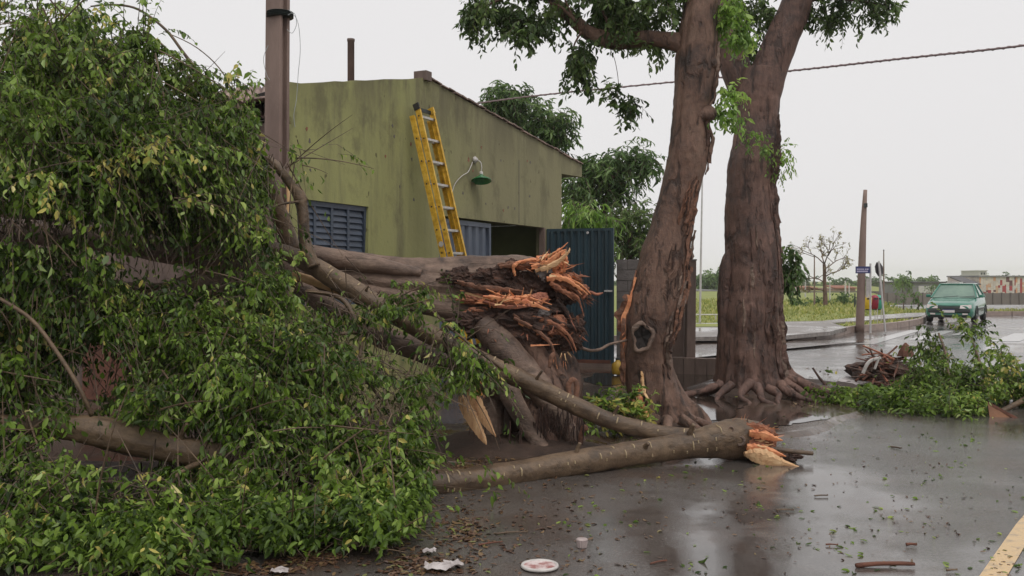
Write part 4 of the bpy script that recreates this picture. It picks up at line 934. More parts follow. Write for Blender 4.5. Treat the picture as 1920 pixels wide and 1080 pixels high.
# splinters: shared jagged blades
SPL = []
for k in range(6):
    mb = MB(); n = 6; vs = []
    for i in range(n + 1):
        u = i / n; wv = (.5 * (1 - u) ** .7 + .02) * (1 + .5 * random.uniform(-1, 1) * (0 < i < n)); o = Vector((random.uniform(-.12, .12) * u, random.uniform(-.12, .12) * u, u * 4))
        vs += [o + Vector((-wv, -.18 * wv, 0)), o + Vector((wv, -.3 * wv, 0)), o + Vector((wv * .6, .35 * wv, random.uniform(-.1, .1)))]
    mb.add(vs, [(i * 3 + j, i * 3 + (j + 1) % 3, (i + 1) * 3 + (j + 1) % 3, (i + 1) * 3 + j) for i in range(n) for j in range(3)] + [(2, 1, 0)])
    me = bpy.data.meshes.new('splinter'); me.from_pydata(mb.v, [], mb.f); me.materials.append(M_fresh); SPL.append(me)
def splinter(parent, p, d, L, wd, m, base):
    o = bpy.data.objects.new('splinter', random.choice(SPL)); COL.objects.link(o); o.parent = parent
    q = Vector(d).normalized().to_track_quat('Z', 'Y') @ Quaternion((0, 0, 1), random.uniform(0, 6.28))
    o.location = Vector(p) - Vector(base); o.rotation_mode = 'QUATERNION'; o.rotation_quaternion = q; o.scale = (wd, wd, L / 4)
    o.material_slots[0].link = 'OBJECT'; o.material_slots[0].material = m; return o
def splinters(parent, base, n, box, Y, dirv, sp, L, wd, mats):
    for k in range(n):
        p = W(random.uniform(box[0], box[2]), random.uniform(box[1], box[3]), Y + random.uniform(-.08, .12))
        d = Vector(dirv) + Vector([random.gauss(0, sp) for _ in range(3)])
        splinter(parent, p, d, random.uniform(*L), random.uniform(*wd), random.choice(mats), base)
def blade(parent, path, mats, tk=.03, jag=.3, seed=0, sub=7):
    "a split-off blade of wood: ragged edges, lens-shaped section"
    S_ = spline(pxpath(path), sub); n = len(S_); vs = []; view = Vector((0, 1, 0))
    for i, q in enumerate(S_):
        p = Vector(q[:3]); T = Vector(S_[min(n - 1, i + 1)][:3]) - Vector(S_[max(0, i - 1)][:3]); T.normalize(); X = T.cross(view).normalized(); u = i / (n - 1)
        wl = q[3] * (1 + jag * noise.noise(Vector((i * .9, seed, 0)))); wr = q[3] * (1 + jag * noise.noise(Vector((i * .9, seed, 9)))); t = tk * (1 - .75 * u) * (1 + .3 * noise.noise(Vector((i * .6, seed, 4))))
        ws = .25 * q[3] * noise.noise(Vector((i * .5, seed, 2)))
        vs += [p + X * wl, p + X * wl * .4 - view * t * .5 + X * ws, p - X * wr * .3 - view * t * .35 + X * ws, p - X * wr, p - X * wr * .2 + view * t, p + X * wl * .5 + view * t * .8]
    mb = MB(); mb.add(vs, [(i * 6 + k, i * 6 + (k + 1) % 6, (i + 1) * 6 + (k + 1) % 6, (i + 1) * 6 + k) for i in range(n - 1) for k in range(6)] + [(5, 4, 3, 2, 1, 0), tuple((n - 1) * 6 + k for k in range(6))])
    return mb.build('split_wedge', mats, parent)
M_split = mat('split_wood_grain', (.70, .44, .23), (.46, .23, .11), 16, .6, bump=.7, bscale=60, stretch=(1.6, 1.6, .35), c3=(.78, .58, .36), bdist=.012)
M_split2 = mat('split_wood_grain_flat', (.72, .48, .26), (.50, .27, .13), 16, .6, bump=.7, bscale=60, stretch=(.35, 1.6, 1.6), c3=(.80, .60, .38), bdist=.012)
FR = [M_fresh, M_fresh, M_pale, M_red]
BR = [M_fresh, M_fresh, M_pale, M_torn]; DK = [M_rot, M_torn, M_red, M_rot, M_barkF]
splinters(fallen, stc, 40, (1008, 480, 1058, 515), 8.95, (.35, -.4, .45), .35, (.05, .13), (.014, .034), BR)
splinters(fallen, stc, 22, (965, 490, 1020, 508), 8.97, (.8, -.4, .05), .3, (.06, .14), (.012, .026), BR)
splinters(fallen, stc, 44, (1040, 508, 1088, 550), 8.98, (.7, -.3, -.5), .32, (.07, .17), (.013, .03), [M_fresh, M_torn, M_torn, M_rot])
splinters(fallen, stc, 18, (1085, 545, 1108, 568), 9.0, (.7, -.2, -.6), .45, (.04, .11), (.007, .014), DK)
splinters(fallen, stc, 60, (912, 556, 1024, 576), 8.86, (.35, -.45, .35), .35, (.05, .11), (.012, .028), [M_fresh, M_fresh, M_fresh, M_red, M_pale])
splinters(fallen, stc, 60, (985, 580, 1092, 640), 8.88, (.3, -.4, -.75), .42, (.05, .14), (.009, .024), DK)
splinters(fallen, stc, 40, (915, 590, 1010, 640), 8.8, (.4, -.5, -.3), .5, (.05, .12), (.008, .022), DK)
splinters(fallen, stc, 20, (845, 515, 930, 560), 8.98, (.7, -.3, .1), .4, (.05, .13), (.008, .018), [M_torn, M_rot, M_torn])
splinters(fallen, stc, 10, (1035, 655, 1065, 690), 8.88, (.1, -.2, -1), .25, (.06, .14), (.010, .018), [M_fresh, M_torn, M_pale])
for (a, b, wd, m) in (((873, 549, 8.85), (918, 562, 8.82), .016, M_pale), ((995, 648, 8.8), (1045, 646, 8.8), .02, M_fresh), ((1060, 500, 9), (1093, 494, 8.95), .010, M_fresh), ((962, 500, 8.98), (966, 515, 8.9), .018, M_pale), ((1030, 517, 8.85), (1045, 518, 8.85), .02, M_pale)):
    p, q = W(*a), W(*b); splinter(fallen, p, q - p, (q - p).length * 1.1, wd, m, stc)
for k, (path, m) in enumerate((([(1000, 500, 8, 8.93), (1030, 488, 9, 8.9), (1050, 474, 6, 8.88), (1064, 464, 1, 8.88)], M_fresh), ([(1010, 512, 8, 8.9), (1040, 500, 8, 8.88), (1062, 482, 4, 8.86), (1066, 470, 1, 8.86)], M_split2), ([(1030, 520, 8, 8.9), (1060, 524, 8, 8.88), (1085, 535, 5, 8.88), (1106, 556, 1, 8.9)], M_fresh), ([(1040, 535, 7, 8.9), (1070, 548, 7, 8.9), (1090, 562, 4, 8.9), (1098, 585, 1, 8.92)], M_torn),
                                 ([(905, 552, 4, 8.85), (940, 560, 8, 8.82), (985, 566, 9, 8.82), (1030, 578, 2, 8.84)], M_fresh), ([(915, 566, 4, 8.84), (950, 575, 6, 8.82), (990, 578, 6, 8.82), (1025, 572, 1, 8.84)], M_red), ([(990, 592, 5, 8.86), (1030, 606, 7, 8.84), (1065, 630, 5, 8.84), (1080, 660, 1, 8.86)], M_torn), ([(1020, 600, 5, 8.86), (1055, 618, 6, 8.86), (1085, 622, 4, 8.88), (1098, 640, 1, 8.9)], M_rot), ([(960, 600, 5, 8.82), (1000, 622, 6, 8.8), (1030, 650, 4, 8.8), (1042, 690, 1, 8.82)], M_tornA), ([(930, 500, 6, 8.98), (965, 496, 7, 8.95), (1000, 494, 5, 8.94), (1015, 488, 1, 8.94)], M_tornA), ([(850, 530, 4, 9.02), (890, 540, 8, 8.98), (930, 545, 7, 8.96), (975, 548, 2, 8.95)], M_tornA), ([(1045, 560, 5, 8.95), (1065, 585, 5, 8.95), (1075, 612, 3, 8.95), (1078, 640, 1, 8.95)], M_rot))):
    for q in range(3):
        jx, jy = RK.uniform(-9, 9), RK.uniform(-9, 9); e = RK.uniform(.25, .5) if q else .6
        blade(fallen, [(a + jx * (1 - i_ * .1), b + jy + RK.uniform(-4, 4), max(.7, c * e), Y_ + .02 * q) for i_, (a, b, c, Y_) in enumerate(path)], m if q < 2 else RK.choice((M_tornA, M_rot, M_fresh)), .025, .9, 30 + k * 3 + q * 50).name = 'torn_fibre'
# torn wooden hoop crest
mb = MB(); tube(mb, pxpath([(966, 517, 2, 8.95), (964, 500, 3.5, 8.92), (978, 490, 3, 8.92), (1005, 487, 4, 8.95)]), 8, 8, .6, 24, seed=3); mb.build('torn_edge', M_fresh, fallen)
# dangling root to the trunk, curled strips
mb = MB(); tube(mb, pxpath([(1070, 632, 4, 9.0), (1085, 648, 3.5, 9.1), (1105, 657, 3, 9.3), (1125, 655, 3, 9.5), (1145, 645, 2.5, 9.7), (1175, 638, 2.5, 9.85)]), 8, 7, .25, 40, seed=5); mb.build('dangling_root', M_barkF, fallen, True)
mb = MB(); tube(mb, pxpath([(1092, 560, 3.5, 9.0), (1105, 548, 3, 9), (1118, 552, 3, 9), (1130, 549, 1.5, 9.05)]), 6, 5, .3, 40, seed=6); mb.build('dangling_root', M_red, fallen, True)
for P_ in ([(1068, 742, 5), (1066, 722, 5), (1074, 712, 5), (1082, 722, 5), (1079, 748, 5)], [(1087, 845, 3), (1090, 815, 5), (1096, 800, 5), (1100, 808, 4)], [(1030, 690, 3), (1034, 670, 5), (1040, 662, 4)], [(1088, 838, 4), (1098, 848, 5), (1100, 862, 4)]):
    mb = MB(); tube(mb, pxpath([(a, b, c, 8.55) for a, b, c in P_]), 8, 5, .2, 30, seed=P_[0][0], flat=.5); mb.build('curled_bark', M_tornA, fallen, True)
# two split wedges hanging from the broken lower limb
blade(fallen, [(864, 742, 5, 8.27), (870, 758, 10, 8.25), (882, 780, 12, 8.22), (896, 805, 9, 8.18), (906, 822, 6, 8.16), (912, 834, .8, 8.15)], M_split, .035, .3, 1)
blade(fallen, [(878, 728, 6, 8.34), (886, 742, 11, 8.33), (898, 765, 11, 8.31), (910, 788, 9, 8.3), (921, 806, 5, 8.29), (930, 819, .8, 8.28)], M_split, .035, .3, 5)
blade(fallen, [(892, 700, 3, 8.35), (900, 712, 4, 8.33), (908, 722, 1, 8.3)], M_fresh, .02, .5, 8)
splinters(fallen, stc, 10, (868, 722, 905, 738), 8.4, (.3, -.1, -.8), .4, (.08, .18), (.008, .016), [M_fresh, M_pale])
# bare arching twigs at the top
for P_ in ([(440, 205, 4), (415, 190, 3.6), (385, 150, 3.4), (345, 100, 3.0), (310, 55, 2.8), (260, 18, 2.4), (215, 9, 2), (170, 12, 1.5)], [(420, 200, 2.5), (390, 165, 2.2), (350, 110, 1.6), (318, 60, 1)], [(450, 215, 2), (420, 140, 1.2), (370, 90, 1), (310, 60, .8)], [(360, 150, 3), (300, 80, 2), (260, 75, 1.5)], [(80, 120, 3), (110, 100, 3), (170, 85, 2)],
           [(0, 560, 3.5, 6.0), (60, 600, 3.8, 6.0), (110, 665, 4, 6.0), (150, 730, 4, 6.0), (172, 780, 4, 6.05)], [(575, 545, 4, 8.2), (640, 560, 5, 8.1), (670, 610, 4, 8), (678, 640, 4, 7.9), (674, 690, 3.5, 7.8), (700, 730, 3, 7.6), (725, 760, 2.5, 7.5)], [(678, 622, 4, 8), (630, 628, 3.6, 7.9), (600, 645, 3.2, 7.8), (550, 640, 2.4, 7.7)], [(650, 580, 5, 8.2), (610, 610, 4, 8.1), (580, 640, 3, 8.0)],
           [(790, 565, 2.2, 8.2), (850, 620, 2.4, 8.1), (900, 660, 2.6, 8.0), (960, 705, 3, 8.2)], [(790, 640, 2, 8.2), (775, 680, 2, 8.1), (760, 710, 1.5, 8)], [(370, 870, 6, 6.1), (340, 885, 5, 5.9), (310, 920, 4.5, 5.7), (300, 960, 3.5, 5.6)], [(300, 960, 3, 5.5), (295, 1010, 3, 5.4), (320, 1080, 2.5, 5.2)], [(0, 960, 4, 5.5), (90, 945, 4, 5.5), (180, 960, 3.5, 5.4), (300, 1000, 3, 5.3)],
           [(700, 860, 2, 6.6), (720, 810, 2, 6.6), (735, 775, 1.5, 6.7)], [(300, 990, 3, 5.4), (210, 1010, 3, 5.4), (120, 1050, 3, 5.2)], [(330, 1030, 6, 5.4), (380, 1025, 6, 5.4), (430, 1015, 5, 5.5)], [(560, 690, 2.5, 7.3), (500, 720, 2, 7.2), (450, 760, 1.6, 7.1)], [(700, 750, 2.5, 7.4), (690, 800, 2, 7.2), (700, 850, 1.5, 7.1)]):
    mb = MB(); tube(mb, pxpath([(q[0], q[1], q[2], q[3] if len(q) > 3 else 8.3) for q in P_]), 6, 5, .06, 10, seed=P_[0][0]); mb.build('branch', M_barkL, fallen, True)
# crown foliage
cl = [CL(60, 150, 7.4, 110, 90, .9, 56), CL(180, 120, 7.5, 90, 70, .9, 36), CL(280, 180, 7.7, 90, 70, .8, 36), CL(380, 250, 7.9, 80, 60, .7, 34), CL(465, 290, 8.1, 60, 70, .5, 26), CL(120, 270, 6.9, 170, 90, .8, 74), CL(280, 310, 7.3, 140, 90, .7, 58), CL(440, 400, 7.8, 80, 100, .5, 40),
      CL(70, 360, 6.7, 110, 50, .5, 30), CL(60, 520, 6.9, 110, 70, .7, 44), CL(180, 580, 6.9, 110, 80, .6, 36), CL(60, 640, 6.7, 80, 70, .5, 22), CL(330, 600, 7.2, 140, 70, .6, 44), CL(490, 600, 7.6, 90, 110, .5, 44), CL(430, 700, 6.9, 150, 90, .6, 62), CL(330, 790, 6.5, 120, 60, .4, 26), CL(560, 720, 7.0, 110, 100, .5, 50), CL(650, 760, 7.1, 80, 80, .4, 26), CL(520, 820, 6.5, 130, 70, .4, 38), CL(690, 840, 6.6, 80, 70, .4, 26),
      CL(770, 760, 7.3, 55, 70, .3, 17), CL(740, 890, 6.5, 70, 70, .35, 26), CL(620, 930, 6.1, 130, 60, .4, 38), CL(720, 980, 6.1, 60, 60, .3, 20), CL(480, 960, 5.9, 120, 50, .35, 30), CL(330, 960, 5.8, 110, 60, .3, 24), CL(120, 1000, 5.4, 140, 60, .35, 38), CL(60, 900, 5.7, 80, 50, .3, 18), CL(300, 1040, 5.3, 130, 35, .3, 26), CL(520, 1030, 5.6, 100, 30, .3, 14), CL(50, 810, 6.1, 50, 40, .3, 9), CL(700, 1050, 5.7, 70, 30, .2, 14), CL(20, 700, 6.3, 60, 40, .3, 9),
      CL(745, 575, 8.15, 42, 26, .15, 9), CL(840, 625, 8.0, 60, 26, .15, 10), CL(880, 690, 8.0, 42, 30, .15, 11), CL(700, 610, 8.1, 40, 30, .15, 5), CL(600, 560, 8.1, 40, 40, .2, 8), CL(560, 640, 7.8, 50, 50, .3, 12), CL(690, 690, 7.7, 50, 40, .2, 10), CL(555, 300, 8.5, 20, 30, .15, 3), CL(-120, 300, 7.0, 120, 200, 1.0, 70), CL(-120, 750, 6.3, 100, 200, .6, 40), CL(40, 40, 7.5, 35, 18, .3, 5), CL(120, 60, 7.5, 40, 22, .3, 7)]
f = foliage(cl, tw=10, nl=14, leafL=.050, tlen=(.12, .5), droop=.7, hang=.7, gs=.075, spread=.45, seed=21, zmin=.07)
f2 = foliage([CL(40, 40, 7.5, 40, 14, .4, 5), CL(110, 45, 7.5, 40, 14, .4, 5), CL(190, 70, 7.6, 40, 16, .4, 5), CL(270, 95, 7.7, 40, 20, .4, 6), CL(345, 140, 7.9, 40, 24, .4, 6), CL(420, 200, 8.1, 36, 24, .3, 5), CL(480, 260, 8.2, 26, 30, .2, 4), CL(770, 880, 6.5, 46, 60, .3, 6), CL(820, 830, 6.7, 30, 40, .2, 3), CL(640, 480, 8.1, 20, 10, .1, 1), CL(860, 640, 7.95, 60, 40, .2, 5), CL(200, 960, 5.5, 160, 60, .3, 12), CL(500, 760, 6.6, 200, 120, .3, 16), CL(200, 300, 6.6, 200, 160, .3, 16)],
             tw=4, nl=16, leafL=.052, tlen=(.35, .8), droop=.55, hang=.7, gs=.05, spread=.5, seed=23, zmin=.07, dirw=(.6, .7, .25), lvb=.12)
for k in f: f[k] = np.concatenate([f[k], f2[k]])
HOLES = [(350, 500, 140, 50, .82), (178, 690, 42, 58, .9), (50, 425, 85, 34, .94), (250, 836, 190, 40, .93), (255, 905, 60, 42, .8), (640, 525, 95, 62, .93), (520, 210, 34, 120, .97), (760, 650, 105, 55, .9), (890, 790, 60, 60, 1.0), (705, 765, 60, 52, .9), (820, 760, 40, 60, .7), (930, 620, 60, 60, .9), (560, 905, 45, 30, .8), (812, 800, 30, 60, .6), (545, 400, 28, 80, .85), (230, 660, 30, 60, .5), (160, 420, 40, 30, .5), (430, 560, 40, 26, .6), (600, 610, 60, 40, .5), (560, 1060, 90, 26, .7), (592, 320, 55, 100, .85), (524, 340, 26, 120, .8), (858, 900, 52, 90, .92), (820, 990, 40, 60, .7)]
def thin(P, key):
    sx = 960 + FPX * P[:, 0] / P[:, 1]; sy = HY - FPX * (P[:, 2] - CH) / P[:, 1]; keep = np.ones(len(P), bool); g = np.random.default_rng(key)
    for hx, hy, a, b, pr in HOLES:
        e = ((sx - hx) / a) ** 2 + ((sy - hy) / b) ** 2; keep &= ~((e < 1.0 + .35 * np.sin(sx * .09) * np.cos(sy * .11)) & (g.random(len(P)) < pr))
    return keep
kp = thin(f['P'], 1)
for k in 'PUVWL': f[k] = f[k][kp]
f['lv'] = f['lv'][kp]; f['tw'] = f['tw'][thin(f['tw'][:, 2], 2)]
RT = random.Random(77); mb = MB()
for q in range(330):
    c, rad, _ = RT.choice(cl); p = Vector(c) + Vector((RT.uniform(-1, 1) * rad[0], -abs(RT.gauss(.3, .5)) * rad[1], RT.uniform(-.9, 1.0) * rad[2])); L_ = RT.uniform(.25, .85)
    d = Vector((RT.gauss(.25, .6), RT.gauss(-.2, .4), RT.gauss(-.25, .6))).normalized(); k_ = Vector((RT.gauss(0, .12), RT.gauss(0, .1), RT.uniform(-.3, .05))); p.z = max(p.z, .12)
    tp_ = [p, p + d * L_ * .35 + k_ * L_ * .2, p + d * L_ * .7 + k_ * L_ * .55, p + d * L_ + k_ * L_]; r_ = RT.uniform(.0025, .006)
    tube(mb, [(t.x, t.y, max(.07, t.z), r_ * w_) for t, w_ in zip(tp_, (1.2, 1, .7, .35))], 5, 3)
tag(mb.build('bare_twigs', M_barkL, fallen), kind='stuff')
P = f['P']; sx = 960 + FPX * P[:, 0] / P[:, 1]; sy = HY - FPX * (P[:, 2] - CH) / P[:, 1]
inside = (sx > 5) & (sx < 1900) & (sy > 5) & (sy < 1070)
size = np.where(inside, f['L'] / P[:, 1], 0); pick = np.argsort(-size)[:300]
keep = np.ones(len(P), bool); keep[pick] = False
leaf_mesh('foliage', f, M_leaf, fallen, keep=keep); twig_mesh('twigs', f, M_twig, fallen)
LM = []
for k in range(6):
    me = bpy.data.meshes.new('leaf'); me.from_pydata([tuple(v) for v in LEAF], [], [tuple(int(i) for i in t) for t in LEAF_F]); me.materials.append(M_leaf)
    a = me.attributes.new('lv', 'FLOAT', 'POINT'); a.data.foreach_set('value', [.1 + k * .15] * 7); LM.append(me)
for i in pick:
    o = bpy.data.objects.new('leaf', LM[min(5, int(f['lv'][i] * 6))]); COL.objects.link(o); o.parent = fallen
    U_, V_, W_ = (Vector(f[k][i]) for k in 'UVW'); s = float(f['L'][i])
    M_ = Matrix((U_ * s, V_ * s, W_ * s)).transposed().to_4x4(); M_.translation = Vector(P[i]) - stc; o.matrix_basis = M_

# broken forked limb on the ground --------------------------------------------
lb_ = G(1330, 868, .0)
limb = thing('broken_limb', lb_, 'long forked limb lying across the wet road edge with its split orange end at right', 'tree limb')
mb = MB()
main_px = [(1432, 826, 26, 8.35), (1412, 822, 35, 8.33), (1380, 820, 37, 8.3), (1340, 825, 31, 8.2), (1300, 831, 25, 8.15), (1260, 838, 23, 8.1), (1180, 851, 22, 7.95), (1103, 863, 23, 7.75), (1000, 882, 22, 7.5), (910, 896, 23, 7.25), (830, 905, 25, 7.05), (720, 908, 25, 6.85), (600, 894, 25, 6.7), (500, 876, 25, 6.6), (420, 857, 25, 6.5), (330, 842, 26, 6.4), (240, 822, 30, 6.3), (170, 806, 29, 6.25), (90, 800, 19, 6.2), (-30, 786, 13, 6.1)]
rM = tube(mb, pxpath(main_px), 28, 8, .09, 5, ridge=.14, seed=3.3, ref=(0, -1, 0))
mb.build('stem', M_barkL, limb, True)
mb = MB()
rF = tube(mb, pxpath([(1330, 826, 22, 8.25), (1262, 816, 16, 8.28), (1200, 804, 15, 8.3), (1130, 783, 15, 8.35), (1060, 752, 16, 8.38), (1000, 722, 16, 8.4), (930, 690, 17, 8.42), (860, 655, 17, 8.45), (780, 612, 18, 8.5), (700, 566, 19, 8.5), (640, 530, 19, 8.55), (590, 500, 18, 8.6), (545, 478, 15, 8.7), (480, 455, 12, 8.7), (400, 420, 9, 8.6)]), 24, 8, .1, 6, ridge=.12, seed=4.3, ref=(0, -1, 0))
mb.build('fork_branch', M_barkL, limb, True)
mb = MB(); tube(mb, pxpath([(588, 500, 13, 8.5), (578, 475, 12, 8.5), (570, 440, 11, 8.5), (568, 400, 11, 8.5), (560, 365, 12, 8.5), (545, 345, 9, 8.5), (525, 318, 9, 8.5), (505, 300, 7, 8.5), (470, 280, 5, 8.4)]), 14, 6, .12, 9, seed=5.3); mb.build('side_branch', M_barkL, limb, True)
mb = MB(); tube(mb, pxpath([(560, 378, 3, 8.45), (530, 382, 2.5, 8.4), (505, 388, 2, 8.35), (470, 380, 1.5, 8.3)]), 6, 5, .1, 9, seed=5.9); mb.build('side_branch', M_barkL, limb, True)
# scars, knots
RS = random.Random(8)
for rg, n_, i0, i1 in ((rM, 46, 16, 110), (rF, 34, 6, 84)):
    for q in range(n_):
        idx = RS.randint(i0, i1); k = RS.choice((0, 1, 2, 3, 4, 26, 27)) if rg is rM else RS.choice((0, 1, 2, 3, 23)); sg = len(rg[0]); ln = RS.choice((1, 1, 2, 3)); pts = [rg[min(len(rg) - 1, idx)][(k + e) % sg] for e in range(ln + 1)]
        b_ = MB(); tube(b_, [(*(p + d * .002), .0035 + .003 * math.sin(math.pi * (e + .5) / (ln + 1))) for e, (p, d) in enumerate(pts)], 6, 4, .3, 60, seed=q); b_.build('bark_scar', M_scar, limb)
for px, py, r in ((1366, 832, 9), (1389, 828, 9), (1372, 806, 5)):
    c = W(px, py, 8.12); b_ = MB(); r_ = r * 8.1 / FPX; b_.lathe(c + Vector((0, .05, 0)), [(r_ * 1.2, 0), (r_ * 1.25, .03), (r_ * 1.0, .055), (r_ * .6, .05), (r_ * .5, .03)], 14, (-.1, -1, .1)); b_.build('knot', M_barkF, limb, True)
for rg, idx, k, L_, r_ in ((rM, 34, 5, .10, .022), (rM, 58, 6, .08, .016), (rM, 120, 5, .12, .02), (rF, 22, 5, .08, .014), (rF, 40, 4, .1, .012), (rF, 60, 5, .09, .014), (rM, 46, 3, .05, .02), (rF, 74, 3, .06, .012)):
    p, d = rg[idx][k]; d2 = (d + Vector((.35, 0, .2))).normalized(); b_ = MB(); tube(b_, [(*(p - d * .02), r_ * 1.6), (*(p + d2 * L_ * .35), r_), (*(p + d2 * L_), r_ * .85)], 9, 4, .2, 20, seed=idx); b_.build('stub', M_barkL, limb, True)
# broken end
mb = MB(); lump(mb, 1420, 822, 8.25, 34, 26, .12, 77, .35); mb.build('torn_end', M_torn, limb)
splinters(limb, lb_, 44, (1405, 800, 1445, 850), 8.17, (.9, -.3, .0), .25, (.06, .17), (.014, .034), [M_fresh, M_torn, M_pale, M_fresh])
splinters(limb, lb_, 12, (1360, 788, 1420, 800), 8.25, (.7, -.1, .5), .35, (.06, .14), (.008, .016), [M_fresh, M_red, M_rot])
blade(limb, [(1396, 851, 4, 8.12), (1412, 853, 12, 8.08), (1432, 857, 15, 8.05), (1452, 864, 12, 8.02), (1472, 870, 7, 8.0), (1490, 875, 4, 7.99), (1504, 877, .8, 7.98)], M_split2, .05, .35, 3)
blade(limb, [(1400, 838, 6, 8.14), (1425, 842, 9, 8.1), (1450, 848, 6, 8.08), (1474, 856, .8, 8.06)], M_fresh, .04, .5, 11)
blade(limb, [(1405, 812, 6, 8.14), (1430, 815, 9, 8.1), (1452, 822, 5, 8.1), (1468, 826, .8, 8.1)], M_fresh, .04, .5, 14)
blade(limb, [(1395, 798, 5, 8.2), (1420, 800, 7, 8.18), (1440, 808, 3, 8.17), (1452, 815, .8, 8.16)], M_torn, .03, .5, 17)
mb = MB(); tube(mb, pxpath([(1440, 842, 6, 8.2), (1470, 845, 5, 8.2), (1500, 848, 4.5, 8.2), (1524, 850, 4, 8.2)]), 8, 4, .2, 20, seed=9); mb.build('stub', M_barkL, limb, True)
mb = MB(); lump(mb, 1478, 858, 8.2, 20, 11, .06, 91, .6); mb.build('bark_clump', M_rot, limb)

# small leafy tuft between trunk and stump
sp_ = G(1150, 800, .06); tuft = thing('leafy_tuft', sp_, 'low tuft of glossy leaves at the foot of the leaning trunk', 'branch')
f = foliage([CL(1150, 768, 9.3, 50, 16, .25, 16), CL(1195, 775, 9.2, 18, 22, .12, 5)], tw=6, nl=9, leafL=.065, tlen=(.1, .25), droop=.3, hang=.2, gs=.05, spread=.8, seed=31, zmin=.08, dirw=(.5, .6, .35), lvb=.15)
leaf_mesh('foliage', f, M_leaf, tuft); twig_mesh('twigs', f, M_twig, tuft)
b_ = MB(); tube(b_, pxpath([(1060, 740, 3, 9.3), (1110, 758, 3, 9.3), (1160, 770, 2.5, 9.2), (1200, 790, 2, 9.1)]), 6, 4); b_.build('stem', M_barkL, tuft, True)

# ================================================================== RIGHT SIDE DEBRIS
rb = G(1760, 770, 0)
rbr = thing('fallen_branch', rb, 'big leafy branch lying on the wet road in front of the green car', 'branch')
f = foliage([CL(1640, 752, 11.9, 70, 22, .5, 19), CL(1720, 730, 12.3, 80, 40, .6, 32), CL(1800, 725, 12.2, 80, 36, .6, 27), CL(1880, 725, 12.0, 70, 34, .5, 16), CL(1765, 665, 12.9, 50, 34, .4, 8), CL(1800, 625, 13.2, 34, 12, .3, 3), CL(1850, 670, 12.8, 60, 26, .4, 5), CL(1905, 690, 12.3, 40, 36, .4, 5), CL(1750, 630, 13.2, 18, 14, .2, 2), CL(1780, 780, 11.2, 110, 16, .4, 19), CL(1970, 730, 11.8, 60, 50, .6, 19), CL(1600, 765, 11.6, 30, 12, .3, 5)],
            tw=8, nl=11, leafL=.066, tlen=(.15, .5), droop=.45, hang=.55, gs=.07, spread=.6, seed=41, zmin=.015, dirw=(.7, .6, .2))
HOLES = [(1885, 782, 48, 34, 1.0), (1650, 690, 52, 34, .97), (1600, 708, 45, 16, .95)]; kp = thin(f['P'], 5)
for k in 'PUVWL': f[k] = f[k][kp]
f['lv'] = f['lv'][kp]; f['tw'] = f['tw'][thin(f['tw'][:, 2], 6)]
leaf_mesh('foliage', f, M_leaf, rbr); twig_mesh('twigs', f, M_twig, rbr)
for P_ in ([(1652, 770, 6, 11.6), (1720, 770, 6, 11.7), (1790, 765, 6, 11.9), (1860, 745, 7, 12), (1940, 720, 8, 12.1)], [(1790, 765, 4, 11.9), (1780, 720, 3.5, 12.3), (1775, 670, 3, 12.8), (1760, 625, 2, 13.1)], [(1850, 748, 4, 12), (1840, 690, 3, 12.5), (1820, 630, 2, 13)], [(1740, 770, 3, 11.7), (1690, 745, 3, 11.9), (1640, 745, 2, 12)], [(1845, 785, 5, 11.3), (1880, 770, 5, 11.4), (1930, 745, 6, 11.6)]):
    b_ = MB(); tube(b_, pxpath(P_), 8, 5, .08, 8, seed=P_[0][0]); b_.build('branch', M_barkL, rbr, True)
pb = thing('rusty_panel', G(1880, 800, 0), 'rusty brown triangular sheet panel jutting from the leafy branch at the right edge', 'panel')
b_ = MB(); b_.prism([W(1852, 756, 11.0), W(1878, 768, 10.9), W(1905, 782, 10.8), W(1935, 802, 10.7), W(1858, 800, 10.75)], (.006, .02, .006)); b_.build('sheet', mat('rust_orange', (.20, .085, .035), (.13, .055, .025), 5, .7, bump=.2), pb)
b_ = MB(); b_.bar(W(1852, 755, 11.0), W(1935, 801, 10.68), .012, .03, (0, 1, 0)); b_.build('folded_edge', M_rust, pb)

dp = G(1645, 718, 0)
deb = thing('debris_pile', dp, 'heap of reddish sticks and broken wood on the corner beyond the leafy branch', 'debris')
mound_b = MB(); lump(mound_b, 1650, 705, 14.3, 58, 32, .5, 55, .3); mound_b.build('core', M_rot, deb)
M_stick = [M_barkF, M_rust, M_red, M_barkA, M_rust]
for k in range(95):
    u = random.gauss(0, .42); c = W(1650 + u * 55, 0, 14.2 + random.uniform(-.5, .4)); hh = .46 * max(.06, 1 - (u / 1.15) ** 2)
    z = random.uniform(.04, hh + .05); a = random.uniform(0, math.pi); el = random.gauss(.1, .35); L = random.uniform(.15, .5)
    d = Vector((math.cos(a) * math.cos(el), math.sin(a) * math.cos(el), math.sin(el))); p = Vector((c.x, c.y - .35 * max(0, 1 - z / .5), z)); b_ = MB()
    tube(b_, [(*(p - d * L / 2), random.uniform(.008, .022)), (*(p + Vector((0, 0, random.uniform(-.03, .03)))), .015), (*(p + d * L / 2), random.uniform(.004, .014))], 6, 2, .2, 10, seed=k); b_.build('stick', random.choice(M_stick), deb)
for P_ in ([(1618, 700, 3.5), (1628, 680, 3.5), (1642, 673, 3), (1652, 672, 2)], [(1640, 692, 2.5), (1646, 676, 2.5), (1650, 668, 2)]):
    b_ = MB(); tube(b_, pxpath(P_, 13.5), 6, 4); b_.build('pale_slat', M_wht, deb)
b_ = MB(); b_.lathe(W(1698, 668, 14.1), [(.13, 0), (.1, .08), (.05, .16), (.012, .2)], 7); b_.build('cone_tip', M_rust, deb)
bo = thing('white_board', G(1605, 728, 0), 'broken white board with dark holes beside the heap of sticks', 'board')
